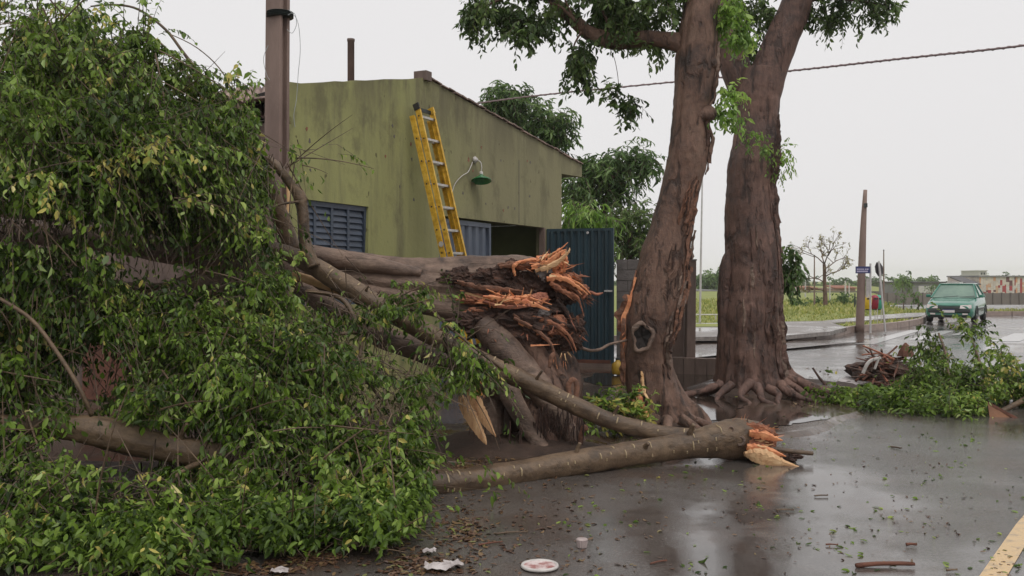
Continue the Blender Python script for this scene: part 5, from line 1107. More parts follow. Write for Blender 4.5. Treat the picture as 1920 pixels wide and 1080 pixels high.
b_ = MB(); bp_ = [G(a, b, .06) for a, b in ((1570, 716), (1588, 706), (1612, 699), (1640, 703), (1645, 715), (1615, 722), (1600, 726), (1585, 720))]; b_.prism(bp_, (0, .0, .018)); b_.build('panel', M_paper, bo)
for a, b, r in ((1603, 708, .055), (1612, 712, .05), (1591, 715, .03), (1612, 721, .045)):
    c = G(a, b, .08); b_ = MB(); b_.lathe((c.x, c.y, .0795), [(r, 0), (r * .9, .003)], 12); b_.build('hole', M_void, bo)  # flat dark discs on the board, shade of the holes painted in
stk = thing('thin_stick', G(1558, 735, .06), 'dark thin stick poking up from the soil beside the thick trunk', 'stick')
b_ = MB(); tube(b_, pxpath([(1524, 690, 2, 13.1), (1536, 708, 2.5, 13), (1548, 722, 3, 12.9), (1558, 736, 3, 12.8)]), 6, 4, .2, 12); b_.build('shaft', M_rot, stk)

# ================================================================== FAR SIDE OF THE STREET
SD = Vector((math.sin(R(32.5)), math.cos(R(32.5)), 0)); SN = Vector((SD.y, -SD.x, 0))
def car():
    front = G(1779, 606, 0); c = thing('green_car', front, 'green saloon car driving towards the camera on the wet street', 'car')
    def K(x, y, z): return front + SD * x + SN * y + Vector((0, 0, z))       # x back from the nose, y to its left side (viewer right)
    # lower body by stations: x, half width, sill z, bumper/belt z, top z, top half width
    ST = [(0.0, .66, .30, .50, .60, .60), (.06, .76, .24, .52, .66, .70), (.20, .80, .20, .56, .72, .74), (.55, .82, .20, .60, .78, .76), (1.05, .83, .20, .62, .86, .78), (1.25, .83, .20, .62, .89, .79), (2.2, .835, .20, .62, .91, .79), (3.15, .83, .20, .62, .93, .78), (3.4, .82, .20, .62, .94, .77), (3.95, .79, .24, .60, .92, .72), (4.12, .72, .30, .56, .86, .66)]
    mb = MB(); vs = []
    for x, hw, z0, z1, z2, hw2 in ST:
        prof = [(-hw * .92, z0), (-hw, z0 + .12), (-hw, z1), (-hw2 - .01, z2 - .04), (-hw2 + .06, z2), (0, z2 + .025), (hw2 - .06, z2), (hw2 + .01, z2 - .04), (hw, z1), (hw, z0 + .12), (hw * .92, z0)]
        vs += [K(x, y, z) for y, z in prof]
    n = 11; m = len(ST)
    fs = [(i * n + k, i * n + k + 1, (i + 1) * n + k + 1, (i + 1) * n + k) for i in range(m - 1) for k in range(n - 1)] + [(i * n, (i + 1) * n, (i + 1) * n + n - 1, i * n + n - 1) for i in range(m - 1)] + [tuple(range(n)), tuple((m - 1) * n + k for k in range(n - 1, -1, -1))]
    mb.add(vs, fs); body = mb.build('body', M_car, c, True); bv = body.modifiers.new('b', 'BEVEL'); bv.width = .015; bv.segments = 2; bv.limit_method = 'ANGLE'
    # roof and pillars
    A0, A1, D0, D1 = 1.18, 1.92, 2.95, 3.55; zb, zt = .90, 1.37; wb, wt = .77, .57
    roof = MB(); roof.prism([K(A1 - .03, -wt - .02, zt), K(A1 - .03, wt + .02, zt), K(D0 + .05, wt + .02, zt + .01), K(D0 + .05, -wt - .02, zt + .01)], (0, 0, .045)); ro = roof.build('roof', M_car, c); bv = ro.modifiers.new('b', 'BEVEL'); bv.width = .03; bv.segments = 2
    for s in (-1, 1):
        for (xa, za, ya, xb, zb_, yb) in ((A0, zb, wb, A1, zt + .02, wt), (2.15, zb, wb, 2.2, zt + .02, wt), (D1, zb, wb, D0, zt + .02, wt)):
            p_ = MB(); p_.bar(K(xa, s * ya, za), K(xb, s * yb, zb_), .05, .04, SN); p_.build('pillar', M_car, c)
    g = MB(); g.add([K(A0 + .02, -wb + .02, zb), K(A0 + .02, wb - .02, zb), K(A1, wt - .01, zt), K(A1, -wt + .01, zt)], [(0, 1, 2, 3)]); g.build('windscreen', M_glass, c)
    g = MB(); g.add([K(D1 - .02, -wb + .02, zb), K(D1 - .02, wb - .02, zb), K(D0, wt - .01, zt), K(D0, -wt + .01, zt)], [(3, 2, 1, 0)]); g.build('rear_window', M_glass, c)
    for s in (-1, 1):
        for a, b, a2, b2 in ((A0 + .03, 2.13, A1 + .02, 2.17), (2.18, D1 - .04, 2.23, D0 - .02)):
            g = MB(); g.add([K(a, s * (wb - .01), zb + .01), K(b, s * (wb - .01), zb + .01), K(b2, s * (wt - .005), zt), K(a2, s * (wt - .005), zt)], [(0, 1, 2, 3)]); g.build('side_window', M_glass, c)
    for y in (-.62, .62):
        h = MB(); s = 1 if y > 0 else -1; h.prism([K(-.004 + .0, s * .36, .53), K(.055, s * .74, .54), K(.085, s * .73, .67), K(.03, s * .38, .645)], SD * .04 - Vector((0, 0, 0))); o = h.build('headlight', M_lamp, c); o.location -= SD * .03
        f_ = MB(); f_.prism([K(-.045, s * .45, .31), K(-.02, s * .62, .31), K(-.02, s * .62, .36), K(-.045, s * .45, .36)], SD * .03); f_.build('fog_light', M_lamp, c)
        mi = MB(); mi.box(K(1.38, s * .9, .96), (.16, .10, .11), Matrix.Rotation(-R(32.5), 3, 'Z')); mo = mi.build('mirror', M_car, c); mo.modifiers.new('b', 'BEVEL').width = .02
    gr_ = MB(); gr_.prism([K(-.03, -.36, .53), K(-.03, .36, .53), K(.01, .36, .64), K(.01, -.36, .64)], SD * .05); gr_.build('grille', M_dark, c)
    bu = MB(); bu.prism([K(-.055, -.70, .38), K(-.055, .70, .38), K(-.035, .70, .52), K(-.035, -.70, .52)], SD * .14); bo_ = bu.build('bumper', M_dark, c); bo_.modifiers.new('b', 'BEVEL').width = .03
    lo_ = MB(); lo_.prism([K(.0, -.6, .2), K(.0, .6, .2), K(-.03, .6, .29), K(-.03, -.6, .29)], SD * .1); lo_.build('air_dam', M_dark, c)
    pl = MB(); pl.prism([K(-.075, -.2, .385), K(-.075, .2, .385), K(-.075, .2, .475), K(-.075, -.2, .475)], SD * .012); pl.build('number_plate', M_plate, c)
    pl = MB(); pl.prism([K(-.076, -.2, .478), K(-.076, .2, .478), K(-.076, .2, .51), K(-.076, -.2, .51)], SD * .012); pl.build('plate_band', M_blue, c)
    for k in (-.35, .2):
        wi = MB(); wi.bar(K(A0 - .01, k, zb + .02), K(A0 + .06, k + .5, zb + .06), .015, .015, (0, 0, 1)); wi.build('wiper', M_dark, c)
    tr = MB(); tr.bar(K(1.1, .838, .5), K(3.0, .838, .5), .05, .012, (0, 0, 1)); tr.build('side_moulding', M_dark, c)
    for x in (.72, 3.28):
        for s in (-1, 1):
            wc = K(x, s * .74, .285); tm = MB(); tm.lathe(wc, [(.17, -.085), (.26, -.085), (.285, -.05), (.285, .05), (.26, .09), (.17, .09)], 22, SN * s); ty = tm.build('wheel', M_tyre, c, True)
            rm = MB(); rm.lathe(wc, [(.175, .04), (.17, .085), (.10, .07), (.03, .095)], 16, SN * s); rm.build('rim', M_galv, ty)
            ar = MB(); vs = []
            for k in range(13):
                a = math.pi * k / 12
                for rr, yy in ((.31, .842), (.345, .846), (.31, .7)): vs.append(K(x + rr * math.cos(a), s * yy, .285 + rr * math.sin(a)))
            ar.add(vs, [(k * 3 + j, k * 3 + (j + 1) % 3, k * 3 + 3 + (j + 1) % 3, k * 3 + 3 + j) for k in range(12) for j in range(3)]); ar.build('wheel_arch', M_dark, c)
    lo = MB(); lo.prism([K(1.95, -.35, 1.425), K(1.95, .1, 1.425), K(2.5, .15, 1.43), K(2.5, -.35, 1.43)], (0, 0, .05)); o = lo.build('roof_panel', M_wht, c)
car()

fp = W(1612, 618, 28.5); fp.z = .12
pole2 = thing('utility_pole', fp, 'round brown utility pole on the far grass corner with rubbish bins behind', 'pole')
b_ = MB(); top = W(1622.5, 356, 28.5); tube(b_, [(fp.x, fp.y, 0, .125), (fp.x + .05, fp.y, 1.5, .115), (fp.x + .1, fp.y, 3, .09), (top.x, top.y, top.z, .055)], 14, 4, .03, 4); b_.build('shaft', M_conc, pole2, True)
b_ = MB(); a_, z_ = W(1626, 558, 28.4), W(1627, 522, 28.4); b_.bar(a_, z_, .09, .05, (1, 0, 0)); b_.build('conduit', M_wht, pole2)
b_ = MB(); b_.box(W(1623, 385, 28.4), (.08, .1, .12)); b_.build('bracket', M_dark, pole2)
sg = W(1632, 618, 27.6); sg.z = .12
sign = thing('street_sign', sg, 'blue street name plate on a thin grey post at the far corner', 'sign')
b_ = MB(); b_.lathe(sg, [(.03, -.1), (.03, CH + (HY - 494) / FPX * 27.6 - .12)], 10); b_.build('post', M_galv, sign)
pa, pb_ = W(1604.5, 499.5, 27.5), W(1632, 512.5, 27.5)
b_ = MB(); b_.prism([Vector((pa.x, 27.5, pb_.z)), Vector((pb_.x, 27.5, pb_.z)), Vector((pb_.x, 27.5, pa.z)), Vector((pa.x, 27.5, pa.z))], (0, .02, 0)); plate = b_.build('name_plate', M_blue, sign)
M_lav = mat('sign_lettering', (.50, .46, .62), (.4, .36, .5), 20, .5)
def bars(z, h, x0, widths, gap, m):
    x = x0
    for wv in widths:
        if m: b_ = MB(); b_.box((x + wv / 2, 27.495, z), (wv, .008, h)); b_.build('lettering', m, plate)
        x += wv + gap
hh = pa.z - pb_.z
bars(pa.z - hh * .40, hh * .16, pa.x + .03, (.05, .03, .04, .045), .012, M_lav); bars(pa.z - hh * .40, hh * .16, pa.x + .26, (.04, .05), .012, M_lav)
bars(pa.z - hh * .72, hh * .22, pa.x + .03, (.03, .02, .025, .03, .02, .03, .025, .03, .02), .010, M_lav)
ss = W(1660, 604, 28.0); ss.z = .12; tp_ = W(1647.5, 491, 28.0)
stop = thing('road_sign', ss, 'dark backed octagonal road sign seen from behind on a leaning white post', 'sign')
b_ = MB(); tube(b_, [(ss.x, ss.y, .05, .028), (tp_.x, tp_.y, tp_.z, .028)], 10, 3); b_.build('post', M_galv, stop)
oc = W(1650, 505, 28.05); b_ = MB(); nrm = Vector((.62, -.78, 0)).normalized(); sx_ = Vector((.78, .62, 0)); up_ = Vector((-.13, 0, 1)).normalized()
b_.prism([oc + Vector((0, .05, 0)) + sx_ * .225 * math.cos(R(22.5 + 45 * k)) + up_ * .225 * math.sin(R(22.5 + 45 * k)) for k in range(8)], -nrm * .012); b_.build('octagon', M_signb, stop)
b_ = MB(); tube(b_, [(*(oc + up_ * .25 + sx_ * 0 + nrm * .0), .02), (*(oc - up_ * .28), .02)], 8, 2); b_.build('clamp', M_galv, stop)
for i, (px, m, lab) in enumerate(((1627, M_biny, 'yellow recycling bin hanging on a stand by the far pole'), (1640, M_binr, 'dark red recycling bin between the yellow and the green one'), (1647.5, M_bing, 'green recycling bin, rearmost of the three by the far pole'))):
    Y = 30.5 + i * .8; c = W(px, 592, Y); zb = CH - (580 - HY) / FPX * Y; zt = CH - (553 - HY) / FPX * Y
    t_ = thing('recycling_bin', (c.x, c.y, .12), lab, 'bin', 'recycling bins at the far corner'); b_ = MB(); hgt = zt - zb
    b_.lathe((c.x, c.y, zb), [(.07, 0), (.105, .03), (.125, hgt * .55), (.13, hgt * .78), (.10, hgt * .93), (.03, hgt)], 16); b_.build('body', m, t_, True)
    b_ = MB(); b_.lathe((c.x, c.y, zb - .02), [(.075, 0), (.08, .03)], 12); b_.build('base', M_dark, t_)
    b_ = MB(); b_.box((c.x, c.y - .118, zb + hgt * .74), (.13, .03, .05)); b_.build('opening', M_dark, t_)
    for s in (-1, 1):
        b_ = MB(); b_.bar((c.x + s * .10, c.y + .05, .08), (c.x + s * .11, c.y + .05, zb + .3), .022, .022, (1, 0, 0)); b_.build('leg', M_galv, t_)
# thin poles in the park
for i, (px, pb, ptop, Y, wd, m, lab) in enumerate(((1312, 619, 330, 31, 2.6, M_galv, 'tall thin grey lamp mast seen left of the thick trunk'), (1527, 571, 480, 52, 2.0, M_conc, 'thin brown pole just left of the bare park tree'), (1657, 562, 470, 60, 2.0, M_conc, 'thin brown mast behind the octagonal sign'),
                                              (1510, 556, 524, 80, 1.8, M_galv, 'short pale lamp post left of the bare tree, in the far park'), (1556, 566, 525, 60, 1.6, M_galv, 'thin pale post just right of the bare park tree'), (1585, 556, 526, 80, 2.4, M_wht, 'white far post, left of the pair before the utility pole'), (1592, 556, 530, 80, 1.8, M_wht, 'white far post, right of the pair before the utility pole'), (1492, 552, 534, 90, 1.5, M_galv, 'small pale far post nearest the thick trunk'), (1603, 578, 552, 50, 2.2, M_dark, 'short dark post left of the far utility pole'))):
    c = W(px, pb, Y); zg = height(c.x, c.y); zt = CH + (HY - ptop) / FPX * Y
    t_ = thing('thin_pole', (c.x, c.y, zg), lab, 'pole'); b_ = MB(); r = wd * Y / FPX / 1.4; tx = W(px + (5 if i == 0 else 0), ptop, Y).x
    tube(b_, [(c.x, c.y, zg - .1, r * 1.2), ((c.x + tx) / 2, c.y, (zg + zt) / 2, r), (tx, c.y, zt, r * .7)], 8, 3); b_.build('shaft', m, t_)
    b_ = MB(); b_.lathe((tx, c.y, zt), [(r * 1.1, 0), (r * .7, .06)], 8); b_.build('tip', M_dark, t_)
# low white rail left of the trunk
rl = thing('low_rail', W(1320, 600, 34), 'low white pipe rail on the grass between the trunks', 'rail')
for py in (590,):
    b_ = MB(); tube(b_, [(*W(1290, py, 34), .025), (*W(1350, py, 34), .025)], 8, 2); b_.build('rail_pipe', M_wht, rl)
for px in (1312, 1342):
    b_ = MB(); p = W(px, 590, 34); b_.lathe((p.x, p.y, .05), [(.022, 0), (.022, p.z - .05)], 8); b_.build('post', M_wht, rl)

# bare park tree
bt = W(1546, 576, 52); bt.z = height(bt.x, bt.y)
bare = thing('bare_tree', bt, 'small nearly leafless tree standing alone in the park', 'tree')
mb = MB(); Yb = 52
tube(mb, pxpath([(1548, 578, 5), (1547, 550, 4), (1546, 525, 3.4), (1546, 505, 3.2), (1545, 495, 3)], Yb), 8, 4, .1, 2)
mb.build('trunk', M_barkA, bare, True)
mb = MB(); tips = []
def twigs(p, d, L, r, lev):
    q = p + d * L; m_ = p + d * L * .5 + Vector((random.uniform(-1, 1), random.uniform(-1, 1), random.uniform(-.3, .6))) * L * .09
    tube(mb, [(*p, r), (*m_, r * .8), (*q, r * .55)], 5, 2); tips.append(q)
    if lev:
        for k in range(3):
            nd = (d + Vector((random.gauss(0, .5), random.gauss(0, .5), random.gauss(.05, .35)))).normalized(); twigs(p + d * L * random.uniform(.5, 1), nd, L * random.uniform(.55, .8), r * .6, lev - 1)
for (x, y, z, L, s) in ((-.75, .2, .65, .95, 496), (.35, -.2, .9, .9, 495), (.7, .3, .45, 1.0, 505), (-.1, .4, 1, .8, 496), (-.8, -.3, .3, .9, 530), (.8, 0, .35, .9, 520), (-.5, .2, .1, .6, 545)):
    twigs(W(1546, s, Yb), Vector((x, y, z)).normalized(), L, .036, 3)
tag(mb.build('branches', M_barkA, bare, True), kind='stuff')
f = foliage([(tuple(t), (.12, .12, .12), 1) for t in random.sample(tips, 90)], tw=2, nl=4, leafL=.10, tlen=(.08, .2), droop=.2, gs=.05, spread=1, seed=51)
leaf_mesh('foliage', f, leaf_mat('sparse_leaf', [(0, (.16, .15, .05)), (1, (.30, .26, .10))]), bare)
# grass tufts and low bushes
gp = []; g = np.random.default_rng(5)
N_ = 15000
pxs = g.uniform(1290, 1930, N_); Ys = 25.5 * (70 / 25.5) ** g.random(N_)
X = (pxs - 960) / FPX * Ys; ok = np.ones(N_, bool)
def inpoly(x, y, poly):
    r = np.zeros(len(x), bool); n = len(poly); j = n - 1
    for i in range(n):
        xi, yi, xj, yj = *poly[i], *poly[j]
        c = ((yi > y) != (yj > y)) & (x < (xj - xi) * (y - yi) / (yj - yi + 1e-12) + xi); r ^= c; j = i
    return r
parkpoly = [(p[0], p[1]) for p in pe] + [(120, 95), (10, 95)]
pathpoly = [(v.co.x, v.co.y) for v in bpy.data.objects['park_path'].data.vertices][:18]
ok = inpoly(X, Ys, parkpoly) & ~inpoly(X, Ys, pathpoly); X, Ys = X[ok], Ys[ok]; n = len(X)
H_ = np.array([height(a, b) for a, b in zip(X, Ys)]); hgt = g.uniform(.03, .12, n) * np.where(Ys > 40, 1.7, 1); wd = g.uniform(.03, .07, n) * np.where(Ys > 40, 1.6, 1)
a = g.uniform(0, 3.14, n); dx, dy = np.cos(a) * wd, np.sin(a) * wd; ln = g.normal(0, .05, (n, 2))
Vg = np.stack([np.stack([X - dx, Ys - dy, H_ - .03], 1), np.stack([X + dx, Ys + dy, H_ - .03], 1), np.stack([X + ln[:, 0], Ys + ln[:, 1], H_ + hgt], 1)], 1).reshape(-1, 3)
gr = mesh_np('grass', Vg, np.arange(3 * n).reshape(-1, 3), leaf_mat('grass_blade', [(0, (.14, .18, .03)), (.6, (.27, .29, .06)), (1, (.42, .38, .13))], rough=.7), None, np.repeat(g.random(n), 3)); tag(gr, 'rough grass covering the park beyond the street', 'grass', kind='stuff')
def bush(name, lab, px, py, Y, rx, ry, d, n, m, cat='bush', leafL=.11, seed=0, trunk=True, **kw):
    c = W(px, py + ry, Y); zg = height(c.x, c.y) if Y > 25 else .06; t_ = thing(name, (c.x, c.y, zg), lab, cat)
    f = foliage([CL(px, py, Y, rx, ry, d, n)], tw=8, nl=8, leafL=leafL, tlen=(.1 * Y / 30, .4 * Y / 30), droop=.3, gs=.1, spread=.8, seed=seed, **kw); leaf_mesh('foliage', f, m, t_)
    if trunk:
        b_ = MB(); top = W(px, py, Y); tube(b_, [(c.x, c.y, zg - .1, .04), ((c.x + top.x) / 2, c.y, (zg + top.z) / 2, .03), (*top, .02)], 6, 3); b_.build('stem', M_barkA, t_)
    return t_
for i, (px, py, Y, rx, ry, n, lab) in enumerate(((1578, 563, 55, 9, 9, 7, 'round sapling right of the bare park tree'), (1490, 568, 52, 14, 5, 6, 'low bush in the grass right of the thick trunk'), (1525, 566, 58, 30, 4, 8, 'long low weeds at the foot of the bare tree'), (1600, 566, 56, 12, 5, 5, 'weedy clump left of the far utility pole'), (1722, 555, 46, 4, 7, 2, 'slim young tree before the grey wall, left of the car'), (1694, 565, 46, 3, 5, 1, 'thin shrub before the grey wall, near the octagonal sign'), (1747, 537, 88, 8, 6, 5, 'small tree rising over the grey wall behind the car'))):
    bush('park_shrub', lab, px, py, Y, rx, ry, .5, n, M_leafm, seed=60 + i, leafL=.13)
# far tree with yellowish crown
bush('far_tree', 'yellowish green tree behind the grey wall left of the low grey building', 1692, 525, 100, 17, 5, 1.0, 8, M_leafm, 'tree', .28, 80, lvb=.4)
# far wood, hazy
f = foliage([((x, 230 + 12 * noise.noise(Vector((x * .05, 0, 0))), .2 + 1.3 * noise.noise(Vector((x * .07, 3, 0)))), (5, 4, 2.6), 9) for x in np.arange(25, 125, 3.2)], tw=9, nl=8, leafL=.75, tlen=(.5, 1.6), droop=.3, gs=.5, spread=.9, seed=71)
o = leaf_mesh('far_wood', f, M_leafm, None); tag(o, 'hazy line of dark trees along the horizon', 'wood')
f = foliage([(tuple(W(px, py, 140)), (rx, 2, rz), 22) for px, py, rx, rz in ((1338, 525, 2.2, 1.0), (1360, 522, 2.2, 1.2), (1318, 530, 1.6, .7))], tw=9, nl=8, leafL=.4, tlen=(.3, 1.), droop=.3, gs=.3, spread=.9, seed=72)
fw = thing('far_tree', W(1345, 545, 140), 'rounded hazy tree clump glimpsed between the two standing trunks', 'tree'); leaf_mesh('foliage', f, M_leafm, fw)
# grey boundary wall, panel by panel
gw_ = thing('boundary_wall', W(1780, 578, 75), 'long grey precast wall behind the car along the park', 'wall')
wa, wb_ = (1648, 70), (2010, 80)
prev = None; npn = 22
for k in range(npn + 1):
    u = k / npn; px = wa[0] + (wb_[0] - wa[0]) * u; Y = wa[1] + (wb_[1] - wa[1]) * u; b0 = W(px, 579 - 1 * u, Y); t0 = W(px, 549.5, Y)
    if prev:
        pb0, pt0 = prev; b_ = MB(); d = (b0 - pb0).normalized() * .04
        b_.prism([pb0 + d - Vector((0, 0, .5)), b0 - d - Vector((0, 0, .5)), t0 - d, pt0 + d], (0, .1, 0)); b_.build('panel', M_wallg, gw_)
        b_ = MB(); b_.bar(pb0 - Vector((0, 0, .5)), pt0 + Vector((0, 0, .04)), .09, .16, (1, 0, 0)); b_.build('post', M_wallg, gw_)
    prev = (b0, t0)
lfw = thing('far_wall', W(1560, 556, 110), 'low grey wall closing the far side of the park', 'wall')
for k in range(12):
    a, b = 1465 + k * 16, 1465 + (k + 1) * 16; b_ = MB(); b_.prism([W(a + .4, 560, 110), W(b - .4, 560, 110), W(b - .4, 546, 110), W(a + .4, 546, 110)], (0, .2, 0)); b_.build('panel', M_wallg, lfw)
# far buildings
def building(name, lab, x0, x1, ytop, ybot, Y, mw, mr, wins=(), gable=None, depth=8):
    t_ = thing(name, W((x0 + x1) / 2, ybot, Y), lab, 'building'); a, b = W(x0, ybot, Y), W(x1, ybot, Y); zt = W(x0, ytop, Y).z
    b_ = MB(); b_.prism([a - Vector((0, 0, 1)), b - Vector((0, 0, 1)), Vector((b.x, b.y, zt)), Vector((a.x, a.y, zt))], (0, depth, 0)); wl = b_.build('wall', mw, t_)
    b_ = MB()
    if gable:
        zg = W(x0, gable, Y).z; b_.prism([Vector((a.x - .2, Y - .3, zt)), Vector((b.x + .2, Y - .3, zt)), Vector((b.x + .2, Y + depth / 2, zg)), Vector((a.x - .2, Y + depth / 2, zg))], (0, 0, .12))
    else: b_.prism([Vector((a.x - .15, Y - .2, zt)), Vector((b.x + .15, Y - .2, zt)), Vector((b.x + .15, Y + depth, zt)), Vector((a.x - .15, Y + depth, zt))], (0, 0, .14))
    b_.build('roof', mr, t_)
    for (wx0, wx1, wy0, wy1, m) in wins:
        p, q = W(wx0, wy1, Y), W(wx1, wy0, Y); b_ = MB(); b_.prism([Vector((p.x, Y - .04, p.z)), Vector((q.x, Y - .04, p.z)), Vector((q.x, Y - .04, q.z)), Vector((p.x, Y - .04, q.z))], (0, .03, 0)); b_.build('window' if m in (M_dark, M_glass) else 'panel', m, t_)
    return t_
building('grey_building', 'low grey flat-roofed building behind the boundary wall left of the car', 1703, 1780, 530.5, 556, 100, M_bgrey, M_roofd, [(1692.5, 1702, 533, 552, M_bgrey), (1755, 1779, 533, 552, M_wallg), (1722, 1754, 536, 551, M_galv)])
building('small_house', 'small pale house with dark sloping roof beside the colourful building', 1815, 1834, 534, 556, 108, M_bgrey, M_roofd, [(1820, 1824, 540, 545, M_dark)], gable=521)
cp_w = [(1836, 1839, 520, 551, M_orng)]; x = 1839; pal = [M_cream, M_cream, M_wht, M_orng, M_cream, M_maroon if False else M_mpanel, M_wht, M_redp, M_cream]
while x < 1990:
    wv = random.uniform(2.2, 6); y = 519.5
    if 1908 < x < 1916:
        cp_w.append((x, x + 4, 522, 551, M_redp)); x += 4.2; continue
    while y < 549:
        h_ = random.uniform(3, 12); cp_w.append((x, x + wv - .25, y, min(551, y + h_ - .3), random.choice(pal))); y += h_
    x += wv
building('painted_building', 'building patterned in white, orange and red panels at the right edge of the horizon', 1836, 2000, 519, 556, 110, M_cream, M_bgrey, cp_w)
building('far_block', 'pale far block rising above the colourful building', 1836, 1850, 508, 530, 200, M_galv, M_galv, [(1839, 1842, 511, 515, M_dark), (1844, 1847, 511, 515, M_dark)])
building('brick_shed', 'low pinkish brick shed far across the park right of the thick trunk', 1478, 1530, 541, 556, 130, M_pinkw, M_brick, [(1490, 1495, 545, 550, M_dark), (1508, 1513, 545, 550, M_dark)], gable=538)
building('brick_shed', 'long red roofed shed across the park left of the utility pole', 1566, 1604, 541, 556, 125, M_pinkw, M_brick, [(1576, 1580, 545, 550, M_dark)], gable=537)
building('brick_shed', 'pinkish low shed seen between the two standing trunks', 1290, 1346, 546, 558, 120, M_pinkw, M_bgrey, [(1330, 1336, 549, 554, M_dark)])
building('stack_house', 'jumbled pale house behind the roof of the car', 1783, 1813, 533, 556, 112, M_cream, M_bgrey, [(1788, 1793, 537, 542, M_dark), (1797, 1802, 537, 543, M_mpanel), (1805, 1810, 538, 543, M_dark)])

# trees behind the house
def tree(lab, base, trunkpx, cls, m, seed, leafL=.17, shape=LEAF_LONG, kw={}):
    c = W(*base); c.z = .06; t_ = thing('background_tree', c, lab, 'tree'); mb = MB(); tube(mb, [(c.x, c.y, 0, .16)] + pxpath(trunkpx), 10, 4, .08, 3); mb.build('trunk', M_barkA, t_, True)
    a = dict(tw=9, nl=8, leafL=leafL, tlen=(.2, .55), droop=.5, hang=.45, gs=.12, spread=.65, seed=seed); a.update(kw)
    f = foliage(cls, **a); leaf_mesh('crown', f, m, t_, shape); twig_mesh('twigs', f, M_twig, t_, .005)
tree('dark green drooping tree rising behind the sloping roof line', (990, 560, 24), [(1000, 330, 8, 24), (985, 250, 6, 24), (970, 200, 4, 24)], [CL(960, 205, 24, 50, 28, .8, 24), CL(1010, 235, 24, 55, 35, .8, 27), CL(1050, 265, 24, 30, 35, .6, 13), CL(930, 190, 24, 25, 18, .5, 7), CL(960, 180, 24, 25, 10, .4, 5)], M_leafm, 91)
tree('leafy tree right of the eave above the dark gate', (1120, 560, 22.5), [(1120, 470, 7, 22.5), (1130, 400, 6, 22.5), (1150, 330, 4, 22.5)], [CL(1140, 320, 22.5, 45, 32, .7, 21), CL(1190, 295, 22.5, 28, 24, .5, 10), CL(1105, 320, 22.5, 25, 25, .5, 7), CL(1080, 355, 22, 25, 22, .4, 7), CL(1130, 370, 22.5, 40, 22, .5, 10), CL(1200, 320, 22.5, 14, 12, .3, 2)], M_leafm, 92)
tree('lower leafy tree between the dark gate and the leaning trunk', (1185, 560, 21), [(1185, 500, 6, 21), (1182, 450, 5, 21), (1180, 410, 4, 21)], [CL(1180, 410, 21, 36, 26, .5, 12), CL(1185, 455, 21, 34, 30, .5, 12), CL(1150, 400, 21, 22, 18, .4, 5), CL(1195, 480, 21, 26, 18, .4, 5)], M_leafc, 93, .14)
tree('bright green bushy palm-like tree just over the dark gate', (1092, 560, 20), [(1092, 470, 5, 20), (1092, 440, 4, 20)], [CL(1090, 410, 20, 32, 18, .4, 16), CL(1110, 420, 20, 20, 14, .3, 6)], M_leafy, 94, .2, LEAF_LONG * np.array([1, .6, 1]), dict(droop=.7, hang=.8, lvb=-.25))

# ================================================================== LITTER
def sit(px, py, z=0.004): return G(px, py, z)
cv = G(1012, 1065, .0)
lid = thing('pot_lid', cv, 'round stained white lid lying flat on the wet asphalt', 'lid')
b_ = MB(); b_.lathe((cv.x, cv.y, .005), [(.098, 0), (.103, .006), (.100, .016), (.090, .017), (.086, .009)], 30); b_.build('rim', M_wht, lid, True)
b_ = MB(); b_.lathe((cv.x, cv.y, .012), [(.087, 0), (.087, .003)], 24); b_.build('stained_face', mat('stained_white', (.66, .56, .54), (.34, .14, .13), 16, .4, lo=.42, hi=.56), lid)
cu = G(1091, 1027, .0)
cup = thing('plastic_cup', cu, 'small upturned ribbed plastic cup on the asphalt above the white lid', 'cup')
b_ = MB(); vs = []
for h, r in ((0, .027), (.036, .032), (.046, .034), (.051, .029), (.052, .0)):
    for k in range(28):
        a = 2 * math.pi * k / 28; e = r * (1 + (.05 if k % 2 else -.05) * (h < .05)); vs.append((cu.x + e * math.cos(a), cu.y + e * math.sin(a), .003 + h))
b_.add(vs, [(j * 28 + k, j * 28 + (k + 1) % 28, (j + 1) * 28 + (k + 1) % 28, (j + 1) * 28 + k) for j in range(4) for k in range(28)]); b_.build('body', mat('cup_grey', (.46, .38, .36), (.3, .24, .23), 20, .4), cup)
for px, py, s, lab in ((805, 1037, .06, 'small crumpled white paper at the edge of the leaves'), (820, 1066, .11, 'torn newspaper sheet in front of the foliage at the bottom'), (850, 1062, .08, 'grey crumpled paper scrap right of the torn newspaper'), (524, 1074, .07, 'white crumpled rag in the leaf litter at the bottom'), (97, 784, .05, 'tiny white scrap caught on the left end of the limb')):
    c = G(px, py, .01) if py > 900 else W(px, py, 6.12); t_ = thing('paper_scrap', c, lab, 'litter'); b_ = MB(); n_ = 7; vs = []
    for i in range(n_):
        for j in range(n_):
            u, v = i / (n_ - 1) - .5, j / (n_ - 1) - .5; vs.append(c + Vector((u * s * 1.3 + .01 * nz((u, v, px), 5), v * s, max(.0, .018 + s * .28 * nz((u, v, px * .1), 4.5)))))
    b_.add(vs, [(i * n_ + j, (i + 1) * n_ + j, (i + 1) * n_ + j + 1, i * n_ + j + 1) for i in range(n_ - 1) for j in range(n_ - 1)]); b_.build('sheet', M_paper, t_)
